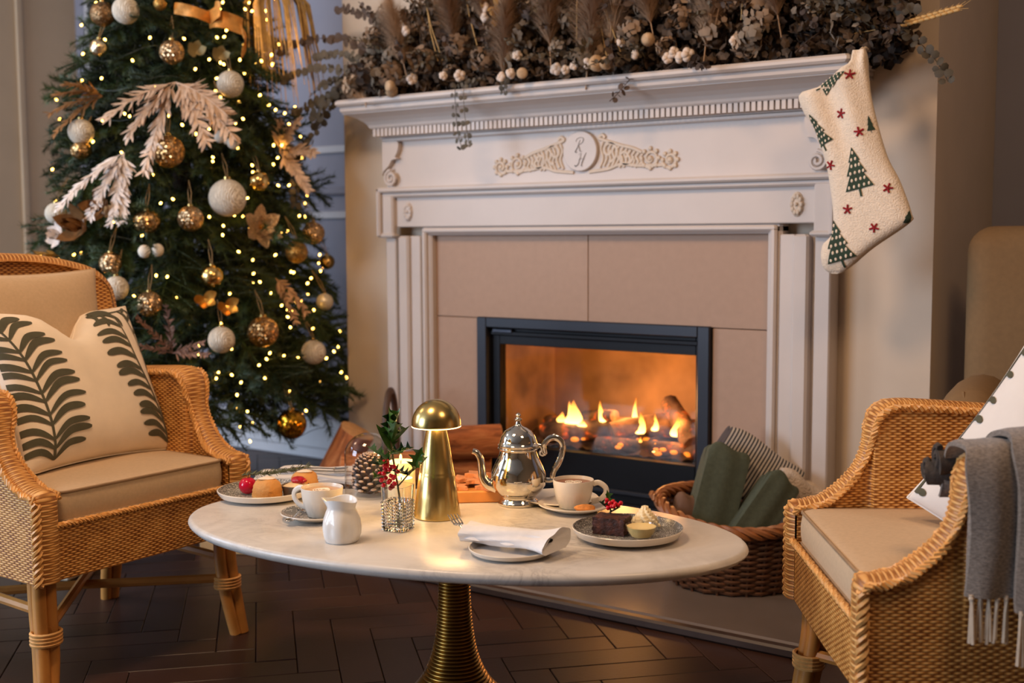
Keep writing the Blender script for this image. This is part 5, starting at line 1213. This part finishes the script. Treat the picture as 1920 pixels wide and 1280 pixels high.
for x, z in ((-.565, .045), (-.60, .21), (-.19, .022), (-.155, .03), (.02, .03), (.055, .025), (.085, .035), (.41, .03), (.45, .028), (.475, .034), (.43, .045), (-.13, .085), (-.26, .25), (-.265, .22), (.13, .04), (.25, .09), (.62, .06), (-.43, .045), (-.36, .04), (.30, .05)): boll(x, z, R.uniform(.6, .9))
for x, z in ((-.21, .22), (-.19, .28), (-.235, .27)): put('gold_flower', lambda: head_mesh(70, .05, .013, 5), GOLDD, (x, -.10, z), (1.2, 0, R.uniform(0, 6)), .9, 'gold_flower_head')
def pod_mesh():
    return MB().lathe([(0, 0), (.012, .004), (.022, .016), (.026, .030), (.022, .038), (.019, .040), (.010, .043), (0, .044)], 14, rmod=lambda a, z, i: 1 + .10 * math.sin(7 * a))
SEED = mat('seed_pod', (190, 158, 122), .8, var=.2, vscale=60)
for x, z, s in ((.155, .03, 1.0), (-.10, .022, .7), (.195, .028, .8), (-.66, .012, .9), (-.63, .022, .8), (.35, .09, .8)): put('seed_pod', pod_mesh, SEED, (x, -.135, z), (1.5, 0, R.uniform(0, 6)), s)
def stem(pts, r=.0016, m=STRAW, nm='dry_stem'): return MB().tube(pts, r, 5).build(nm, m, gd)
for x, z, dx, L in ((.19, .05, -.04, .25), (.24, .06, -.07, .2), (.53, .17, .02, .2), (.63, .12, .03, .22), (-.30, .12, -.05, .22), (-.47, .10, -.04, .2), (-.45, .1, -.07, .22), (.08, .12, .02, .2)): stem([(x, -.10, z), (x + dx * .5, -.115, z + L * .5), (x + dx, -.11, z + L)])
wh = MB().tube([(.92, -.06, .055), (1.06, -.06, .065), (1.22, -.055, .095)], .0015, 5)
for k in range(20):
    q = k / 19; p = Vector((1.08 + .14 * q, -.06 + .005 * q, .0685 + .0265 * q)); s = 1 if k % 2 else -1
    wh.ball(p + Vector((0, 0, s * .004)), .0062, 7, 5, (1.5, .8, .75)); wh.tube([p, p + Vector((.030, 0, s * .010 + .008))], .0006, 4)
wh.build('wheat_ear', STRAW, gd)
# trailing eucalyptus strands
def strand(name, pts, n, r, m, seed):
    R2 = random.Random(seed); pts = c2_3(pts, 8); mb = MB().tube(pts, .0013, 4); M_ = len(pts) - 1
    for k in range(n):
        q = (k + .5) / n; i = min(M_ - 1, int(q * M_)); p = pts[i].lerp(pts[i + 1], q * M_ - i)
        for s in (-1, 1): leaf_disc(mb, p + Vector((s * r * 1.0, -.003, R2.uniform(-.4, .4) * r)), Vector((R2.gauss(0, .35), -1, R2.gauss(0, .35))), r * R2.uniform(.75, 1.15))
    return mb.build(name, m, gd)
T3 = lambda x, y, z: (x, y + .10, z - 1.536)
strand('hanging_strand', [T3(-.33, -.16, 1.56), T3(-.372, -.225, 1.545), T3(-.374, -.226, 1.46), T3(-.368, -.226, 1.39), T3(-.350, -.226, 1.335)], 10, .0095, EUC, 1)
strand('hanging_strand', [T3(-.30, -.16, 1.565), T3(-.335, -.225, 1.548), T3(-.340, -.226, 1.46), T3(-.325, -.226, 1.37), T3(-.322, -.226, 1.34)], 9, .009, EUC, 2)
strand('hanging_strand', [T3(-.14, -.16, 1.57), T3(-.172, -.222, 1.548), T3(-.18, -.223, 1.50)], 6, .009, EUC, 3)
for k, (p, n_, r_) in enumerate((([(-.80, -.02, .08), (-.98, -.04, .12), (-1.14, -.05, .13), (-1.28, -.05, .10)], 15, .017), ([(-.78, -.02, .14), (-.95, -.03, .22), (-1.12, -.04, .24), (-1.30, -.05, .20)], 15, .018), ([(-.82, .0, .06), (-1.0, -.03, .04), (-1.12, -.04, .00), (-1.20, -.05, -.03)], 12, .017), ([(-.88, -.02, .06), (-.99, -.06, .0), (-1.06, -.08, -.10), (-1.14, -.10, -.24), (-1.15, -.10, -.38)], 20, .015), ([(-.85, -.02, .1), (-.94, -.08, .04), (-1.0, -.12, -.02), (-1.02, -.12, -.06)], 10, .018), ([(-.7, .0, .2), (-.85, -.02, .30), (-.98, -.03, .34)], 11, .016), ([(-.75, 0, .05), (-.9, -.02, .09), (-1.08, -.03, .07)], 12, .016), ([(-.82, 0, .12), (-.95, -.03, .17), (-1.08, -.04, .18)], 12, .017))):
    strand('eucalyptus_strand', p, n_, r_, EUCB if k in (1, 5) else EUC, 20 + k)
strand('eucalyptus_strand', [(1.0, -.04, .07), (1.10, -.05, .03), (1.16, -.05, -.03), (1.195, -.05, -.09)], 11, .012, EUC, 40)
strand('eucalyptus_strand', [(.85, -.04, .12), (1.0, -.05, .13), (1.10, -.05, .10)], 10, .016, EUC, 41)
dk = MB(); R = random.Random(31)
for k in range(900): leaf_disc(dk, Vector((R.uniform(.72, 1.05), R.uniform(-.06, .08), R.uniform(-.0, .2) - .03 * (R.random()))), Vector((R.gauss(0, 1), R.gauss(0, 1) - .5, R.gauss(0, 1))), R.uniform(.010, .02), 5)
o = dk.build('dark_foliage', mat('dark_dried_leaves', (44, 34, 28), .85, var=.3), gd, smooth=False); o['kind'] = 'stuff'

# ---------------------------------------------------------------- stocking
sk = thing('christmas_stocking', 'cream fleece stocking with green trees and red stars hanging from the mantel', 'stocking', (0, 0, 0))
OUT = c2([(.972, 1.540), (1.004, 1.536), (1.016, 1.456), (1.029, 1.385), (1.067, 1.258), (1.104, 1.187), (1.136, 1.103), (1.132, 1.078), (1.037, 1.012), (.98, .964), (.943, .942), (.909, .949), (.895, .975), (.897, 1.019), (.922, 1.048), (.925, 1.106), (.913, 1.192), (.90, 1.25), (.868, 1.338), (.84, 1.376), (.823, 1.43), (.881, 1.447), (.94, 1.49), (.966, 1.505)], 6, True)
def spans(z):
    xs = []
    for i in range(len(OUT)):
        a, b = OUT[i], OUT[(i + 1) % len(OUT)]
        if (a[1] - z) * (b[1] - z) < 0: xs.append(a[0] + (b[0] - a[0]) * (z - a[1]) / (b[1] - a[1]))
    return (min(xs), max(xs)) if len(xs) >= 2 else None
ZS = [.9425 + (1.5405 - .9425) * math.sin(PI / 2 * k / 72) ** 1 for k in range(73)]
ZS = sorted(set([.9425 + .002 * k ** 1.4 for k in range(4)] + [.952 + (1.536 - .952) * k / 64 for k in range(65)]))
SPN = {}
rows_ = []
for z in ZS:
    s = spans(z)
    if s and s[1] - s[0] > .004: rows_.append((z, s[0], s[1]))
def sk_y(x, z, side):
    s = spans(z) or (x - .01, x + .01); q = max(-1, min(1, 2 * (x - s[0]) / max(.001, s[1] - s[0]) - 1)); edge = min(1, (z - .942) / .05, (1.5405 - z) / .03)
    d = .028 * (1 - q ** 4) ** .55 * max(.05, edge) ** .5
    fold = .007 * 1.6 * math.sin((x - .98) * 60 + (z - 1.3) * 20) * max(0, min(1, (z - 1.2) / .15)) * (1 - q * q)
    return -.240 - side * (d + fold * (side > 0)) + .03 * max(0, 1.0 - z) 
mb = MB(); NQ = 30
for side in (1, -1):
    P = []
    for z, a, b in rows_: P.append([(a + (b - a) * (.5 - .5 * math.cos(PI * k / NQ)), sk_y(a + (b - a) * (.5 - .5 * math.cos(PI * k / NQ)), z, side), z) for k in range(NQ + 1)])
    mb.grid(P)
FLEECE = mat('cream_fleece', (244, 224, 200), .95, var=.06, vscale=70, bump=1.0, bscale=260, bdist=.004)
mb.build('fleece', FLEECE, sk, angle=180)
GRN = mat('stitched_green', (44, 62, 46), .9); RED = mat('stitched_red', (150, 22, 30), .9)
def on_sk(poly):
    mb = MB(); cx = sum(p[0] for p in poly) / len(poly); cz = sum(p[1] for p in poly) / len(poly); dens = []
    for i in range(len(poly)):
        a, b = poly[i], poly[(i + 1) % len(poly)]
        for k in range(3): dens.append((a[0] + (b[0] - a[0]) * k / 3, a[1] + (b[1] - a[1]) * k / 3))
    P = [[(cx + (x - cx) * q, sk_y(cx + (x - cx) * q, cz + (z - cz) * q, 1) - .0025, cz + (z - cz) * q) for x, z in dens] for q in (.02, .3, .6, .85, 1)]
    return mb.grid(P, wrap=True)
def clampz(p):
    z = max(.947, min(1.53, p[1])); s = spans(z); return (max(s[0] + .001, min(s[1] - .001, p[0])), z)
for (tx, tz, bx_, bz_, wd) in ((.981, 1.278, 1.008, 1.165, .052), (.930, 1.086, .962, .975, .056), (.862, 1.372, .905, 1.285, .042), (.962, 1.478, .892, 1.440, .034), (1.022, 1.36, 1.032, 1.32, .012), (1.135, 1.115, 1.130, 1.075, .014)):
    dx, dz = bx_ - tx, bz_ - tz; L = math.hypot(dx, dz); ux, uz = dx / L, dz / L; nx, nz = -uz, ux
    half = [(.02, .03), (.30, .42), (.28, .22), (.60, .70), (.57, .40), (.96, 1.0), (.93, .10), (1.12, .10)]
    mb = MB()
    def pt(t, w): return clampz((tx + ux * L * t + nx * w * wd * .75, tz + uz * L * t + nz * w * wd * .75))
    for t0, t1, w0, w1 in ((0, .32, .02, .42), (.22, .62, .16, .70), (.5, .96, .28, 1.0), (.92, 1.14, .07, .07)):
        P = []
        for i in range(6):
            t = t0 + (t1 - t0) * i / 5; w = w0 + (w1 - w0) * i / 5; P.append([(lambda q: (q[0], sk_y(q[0], q[1], 1) - .0026, q[1]))(pt(t, w * (k / 4 - 1))) for k in range(9)])
        mb.grid(P)
    mb.build('tree_patch', GRN, sk)
    if wd > .02:
        dots = MB()
        for t, ws in ((.12, (0,)), (.27, (-.18, .12)), (.42, (-.25, .05, .3)), (.58, (-.42, -.1, .22, .5)), (.74, (-.42, -.12, .2, .48)), (.89, (-.7, -.35, 0, .36, .7))):
            for w in ws:
                q = pt(t, w); dots.ball((q[0], sk_y(q[0], q[1], 1) - .0028, q[1]), .0042 * wd / .055, 7, 5, (.8, .3, 1.2))
        o = dots.build('snow_dots', FLEECE, sk); o['kind'] = 'stuff'
for x, z in ((.974, 1.469), (.95, 1.369), (1.003, 1.318), (.923, 1.234), (1.080, 1.169), (.974, 1.115), (1.047, 1.066)):
    mb = MB()
    for k in range(5):
        a = PI / 2 + 2 * PI * k / 5 + x * 9; p0, p1 = clampz((x + .003 * math.cos(a + PI), z + .003 * math.sin(a + PI))), clampz((x + .013 * math.cos(a), z + .013 * math.sin(a))); mb.tube([(p0[0], sk_y(p0[0], p0[1], 1) - .002, p0[1]), (p1[0], sk_y(p1[0], p1[1], 1) - .002, p1[1])], .0026, 5)
    mb.build('red_star', RED, sk)
MB().tube([(.985, -.235, 1.53), (.982, -.20, 1.545), (.98, -.12, 1.545), (.99, -.20, 1.546), (.99, -.235, 1.53)], .004, 6).build('hanging_loop', FLEECE, sk)

# ---------------------------------------------------------------- basket of blankets on the hearth
def weave_basket(t, A0, B0, A1, B1, z0, z1, rows, stakes, r, m, tiltf=lambda a: 0):
    for i in range(rows):
        q = (i + .5) / rows; A, B = A0 + (A1 - A0) * q, B0 + (B1 - B0) * q; n = stakes * 3; pts = []
        for j in range(n):
            a = 2 * PI * j / n; w = r * .9 * math.cos(stakes * a / 2 * 1.0 + PI * i) if True else 0
            pts.append(((A + w) * math.cos(a), (B + w) * math.sin(a), z0 + (z1 - z0 + tiltf(a)) * q))
        yield pts
bk = thing('wicker_basket', 'round brown wicker basket full of blankets on the hearth right of the stove', 'basket', (.640, -.205, HZ), math.radians(35))
DWICK = mat('dark_willow', (92, 58, 36), .45, var=.3, vscale=30); DWICK2 = mat('willow_rim', (158, 100, 58), .4, var=.25, vscale=30)
tf = lambda a: .028 * math.sin(a) + .012 * math.cos(2 * a) - .01
wv = MB()
for pts in weave_basket(bk, .18, .15, .222, .185, .005, .235, 21, 28, .0062, DWICK, tf): wv.tube(pts, .0056, 5, closed=True)
o = wv.build('woven_side', DWICK, bk)
sk_ = MB()
for k in range(28):
    a = 2 * PI * k / 28; sk_.tube([(.185 * math.cos(a), .15 * math.sin(a), .0), (.224 * math.cos(a), .187 * math.sin(a), .235 + tf(a))], .0045, 5)
sk_.build('stakes', DWICK, bk)
rope(MB(), [(.227 * math.cos(a), .190 * math.sin(a), .240 + tf(a)) for a in [2 * PI * k / 48 for k in range(49)]], .012, .0085, 4, .14, 6).build('rim', DWICK2, bk)
MB().lathe([(0, .004), (1, .004), (1, .010), (0, .010)], 32).build('base', DWICK, bk).scale = (.18, .15, 1)
for s in (-1, 1): rope(MB(), catmull([(s * .217, -.05, .225), (s * .244, -.03, .255), (s * .250, 0, .262), (s * .244, .03, .255), (s * .217, .05, .225)], 4), .006, .005, 3, .04).build('handle', DWICK2, bk)
def roll_blanket(name, label, loc, rot, W, H, Tk, m, layers=3, wave=.01, cat='blanket'):
    """thick folded blanket: soft slab with rounded fold and layered edge"""
    t = thing(name, label, cat, loc, 0, 'blankets in the basket', rot)
    for l in range(layers):
        P = []; th = Tk / layers; off = (l - (layers - 1) / 2) * th
        for i in range(15):
            q = i / 14; x = (q - .5) * W; row = []
            for j in range(32):
                a = 2 * PI * j / 32; c, s = math.cos(a), math.sin(a); e = 5
                yy = off + math.copysign(abs(s) ** (2 / 2.6), s) * th * .56 + wave * .25 * math.sin(3 * q * PI + l) ; zz = math.copysign(abs(c) ** (2 / e), c) * H / 2 * (1 - .05 * l)
                ed = 1 - .10 * abs(2 * q - 1) ** 6; row.append((x * (1 - .03 * abs(zz / H)), yy * ed, zz * ed + wave * math.sin(2.2 * q * PI + 1.3 * l) * .6))
            P.append(row)
        mb = MB().grid(P, wrap=True); w = 32; mb.f.append(tuple(range(w))); mb.f.append(tuple(14 * w + j for j in range(w))[::-1]); mb.build('fold', m, t)
    return t
GRNW = mat('green_wool', (78, 84, 68), .95, var=.12, vscale=90, bump=.5, bscale=250)
def striped():
    n = N('striped_ticking'); co = n.coord(); sp = n.new('ShaderNodeSeparateXYZ'); n.link(co, sp.inputs[0]); w = n.math('GREATER_THAN', n.math('FRACT', n.math('MULTIPLY', sp.outputs[0], 95)), .52)
    n.set(Base_Color=n.mix(w, lin((206, 196, 184)), lin((62, 62, 68))), Roughness=.9); return n.m
FLUFF = mat('white_fluff', (214, 196, 178), .95, var=.1, vscale=80, bump=1.0, bscale=160, bdist=.006)
ya = math.radians(35)
def bl(dx, dy, z):   # along the picture plane from the basket's middle
    return (.640 + dx * math.cos(ya) - dy * math.sin(ya), -.205 + dx * math.sin(ya) + dy * math.cos(ya), HZ + z)
roll_blanket('blanket', 'dark green folded wool blanket standing in the wicker basket at the left', bl(-.075, -.02, .230), (math.radians(-10), math.radians(16), ya), .125, .36, .10, GRNW, 2, .012)
roll_blanket('blanket', 'second green folded blanket lying slanted in front in the wicker basket', bl(.035, -.085, .205), (math.radians(-14), math.radians(38), ya), .10, .30, .085, GRNW, 3, .012)
roll_blanket('blanket', 'grey and white striped blanket behind the green ones in the wicker basket', bl(.055, .06, .318), (math.radians(-6), math.radians(33), ya), .26, .17, .08, striped(), 2, .008)
roll_blanket('blanket', 'white fluffy blanket at the right of the wicker basket', bl(.165, .02, .262), (math.radians(0), math.radians(30), ya), .14, .11, .11, FLUFF, 2, .012)
roll_blanket('blanket', 'tan blanket tucked between the green and the fluffy white one', bl(.085, .035, .22), (0, math.radians(8), ya), .07, .18, .06, mat('tan_wool', (186, 138, 92), .95), 1, .006)
roll_blanket('blanket', 'brown blanket low in the left of the wicker basket', bl(-.165, -.01, .165), (0, math.radians(10), ya), .06, .20, .10, mat('brown_wool', (110, 82, 66), .95, var=.1), 1, .006)

# ---------------------------------------------------------------- log trug left of the stove
tg = thing('log_trug', 'low dark woven log basket with a hooped handle left of the stove', 'basket', (-.645, -.235, HZ), math.radians(35))
wv = MB()
for pts in weave_basket(tg, .20, .12, .235, .15, .01, .15, 12, 26, .006, DWICK): wv.tube(pts, .0060, 5, closed=True)
TRUG = mat('trug_willow', (70, 48, 36), .6, var=.25, vscale=30); wv.build('woven_side', TRUG, tg)
rope(MB(), [(.238 * math.cos(a), .153 * math.sin(a), .155) for a in [2 * PI * k / 40 for k in range(41)]], .010, .0075, 3, .1, 6).build('rim', TRUG, tg)
MB().tube([(-.02 + .01 * math.cos(a), .120 * math.cos(a), .12 + .36 * max(0, math.sin(a)) ** .7) for a in [PI * k / 24 for k in range(25)]], .012, 9).build('handle', TRUG, tg)
MB().lathe([(0, .002), (1, .002), (1, .010), (0, .010)], 32).build('base', TRUG, tg).scale = (.20, .12, 1)
def bark_log():
    n = N('firewood_bark'); co = n.coord(); v = n.noise(n.scaled(co, (6, 30, 30)), 1.6, 5, .6, .6)
    n.set(Base_Color=n.ramp(v, [(.3, lin((112, 62, 32))), (.5, lin((184, 106, 56))), (.7, lin((214, 140, 82)))]), Roughness=.85); n.bump(v, .7, .006); return n.m
BK = bark_log(); ENDG = mat('cut_wood', (206, 156, 104), .8, var=.12, vscale=50)
def firewood(label, c, L, r, rz, ry, seed, group='firewood by the stove'):
    t = thing('firewood_log', label, 'log', c, 0, group, (0, ry, rz)); R2 = random.Random(seed); ph = R2.uniform(0, 6); P = []
    for i in range(9):
        q = i / 8; P.append([((q - .5) * L, r * (1 + .07 * math.sin(3 * a + ph + q) + .04 * math.sin(7 * a + 3 * q)) * math.cos(a), r * (1 + .07 * math.sin(3 * a + ph + q)) * math.sin(a)) for a in [2 * PI * k / 20 for k in range(20)]])
    MB().grid(P, wrap=True).build('bark', BK, t)
    for e in (0, 8):
        k = P[e]; cx = k[0][0]; mb = MB().grid([k, [(p[0] + (.002 if e else -.002), p[1] * .93, p[2] * .93) for p in k], [(cx + (.002 if e else -.002), p[1] * .02, p[2] * .02) for p in k]], wrap=True); mb.build('end_grain', ENDG, t)
firewood('round firewood log with a pale cut end on top of the trug, behind the lamp', (-.36, -.20, .352), .23, .056, math.radians(43), 0, 1)
firewood('reddish firewood log under the topmost one, next to the stove', (-.43, -.19, .245), .26, .058, math.radians(36), .05, 2)
firewood('firewood log low in the front of the trug', (-.64, -.26, .120), .34, .052, math.radians(35), 0, 3)
firewood('firewood log low at the back of the trug', (-.68, -.17, .130), .34, .052, math.radians(35), 0, 4)
firewood('thick firewood log leaning at the left of the trug, next to the tree', (-.96, -.20, .195), .32, .066, math.radians(20), math.radians(-62), 5)
firewood('firewood log in the left of the trug under the handle', (-.70, -.24, .225), .30, .055, math.radians(38), 0, 6)
firewood('short firewood log standing behind the trug handle', (-.60, -.15, .235), .26, .05, math.radians(30), 0, 7)
# box and stool leg things under the tree
GIFT = mat('kraft_paper', (190, 158, 112), .8, var=.06)
def box_gift(label, loc, rz, a, b, c, m=GIFT):
    t = thing('gift_box', label, 'box', loc, rz, 'boxes under the tree'); MB().box((-a / 2, -b / 2, 0), (a / 2, b / 2, c), .004).build('carton', m, t, smooth=False); MB().box((-a / 2 - .001, -b / 2 - .001, c * .78), (a / 2 + .001, b / 2 + .001, c + .002), .003).build('lid', m, t, smooth=False)
box_gift('pale kraft box under the tree at the right of the armchair', (-.96, -.70, 0), math.radians(30), .20, .16, .20)
box_gift('pale box on the floor seen under the left armchair', (-1.25, -1.20, 0), math.radians(20), .26, .22, .16, mat('pale_card', (196, 180, 156), .8))

# ---------------------------------------------------------------- upholstered armchair in the right corner
ar = thing('upholstered_armchair', 'beige upholstered wing chair in the dark corner behind the right wicker armchair', 'armchair', (1.645, -.15, 0), math.radians(9.6))
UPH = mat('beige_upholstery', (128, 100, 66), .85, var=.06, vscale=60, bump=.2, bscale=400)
def soft(name, a, b, r, m=UPH, par=None):
    bm = bmesh.new(); bmesh.ops.create_cube(bm, size=1)
    for v in bm.verts: v.co = Vector(((a[0] + b[0]) / 2 + v.co.x * (b[0] - a[0]), (a[1] + b[1]) / 2 + v.co.y * (b[1] - a[1]), (a[2] + b[2]) / 2 + v.co.z * (b[2] - a[2])))
    bmesh.ops.bevel(bm, geom=bm.edges[:], offset=r, segments=5, profile=.5, affect='EDGES'); me = bpy.data.meshes.new(name); bm.to_mesh(me); bm.free(); me.materials.append(m); me.shade_smooth(); return link(name, me, par or ar)
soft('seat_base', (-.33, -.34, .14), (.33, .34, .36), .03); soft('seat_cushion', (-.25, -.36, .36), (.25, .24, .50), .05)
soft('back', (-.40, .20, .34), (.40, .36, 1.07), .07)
for s in (-1, 1):
    mb = MB(); P = []
    for i in range(17):
        q = i / 16; y = -.30 + .55 * q; zt = .60 + .02 * math.sin(PI * q) ; w = .055
        P.append([(s * (.315 + .005 * math.sin(k * .8)) + w * math.cos(a) * (1.5 if math.sin(a) > 0 and q < .7 else 1), y, .20 + (zt - .20) * (.5 + .5 * math.copysign(abs(math.sin(a)) ** .5, math.sin(a))) ) for k, a in enumerate([2 * PI * j / 24 for j in range(24)])])
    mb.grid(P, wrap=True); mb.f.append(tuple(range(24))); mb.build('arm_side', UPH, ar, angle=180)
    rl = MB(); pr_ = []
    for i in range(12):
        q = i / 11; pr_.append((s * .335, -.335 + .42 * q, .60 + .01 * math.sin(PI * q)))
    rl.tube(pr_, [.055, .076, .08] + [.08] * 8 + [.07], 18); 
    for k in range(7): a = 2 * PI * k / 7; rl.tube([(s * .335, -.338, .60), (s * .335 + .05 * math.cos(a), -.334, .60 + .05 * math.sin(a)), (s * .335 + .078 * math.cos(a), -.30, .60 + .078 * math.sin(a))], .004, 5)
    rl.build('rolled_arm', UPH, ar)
    for y in (-.30, .30): MB().tube([(s * .28, y, .15), (s * .285, y * 1.03, .0)], [.022, .014], 10).build('leg', mat('dark_chair_leg', (44, 28, 20), .4), ar)
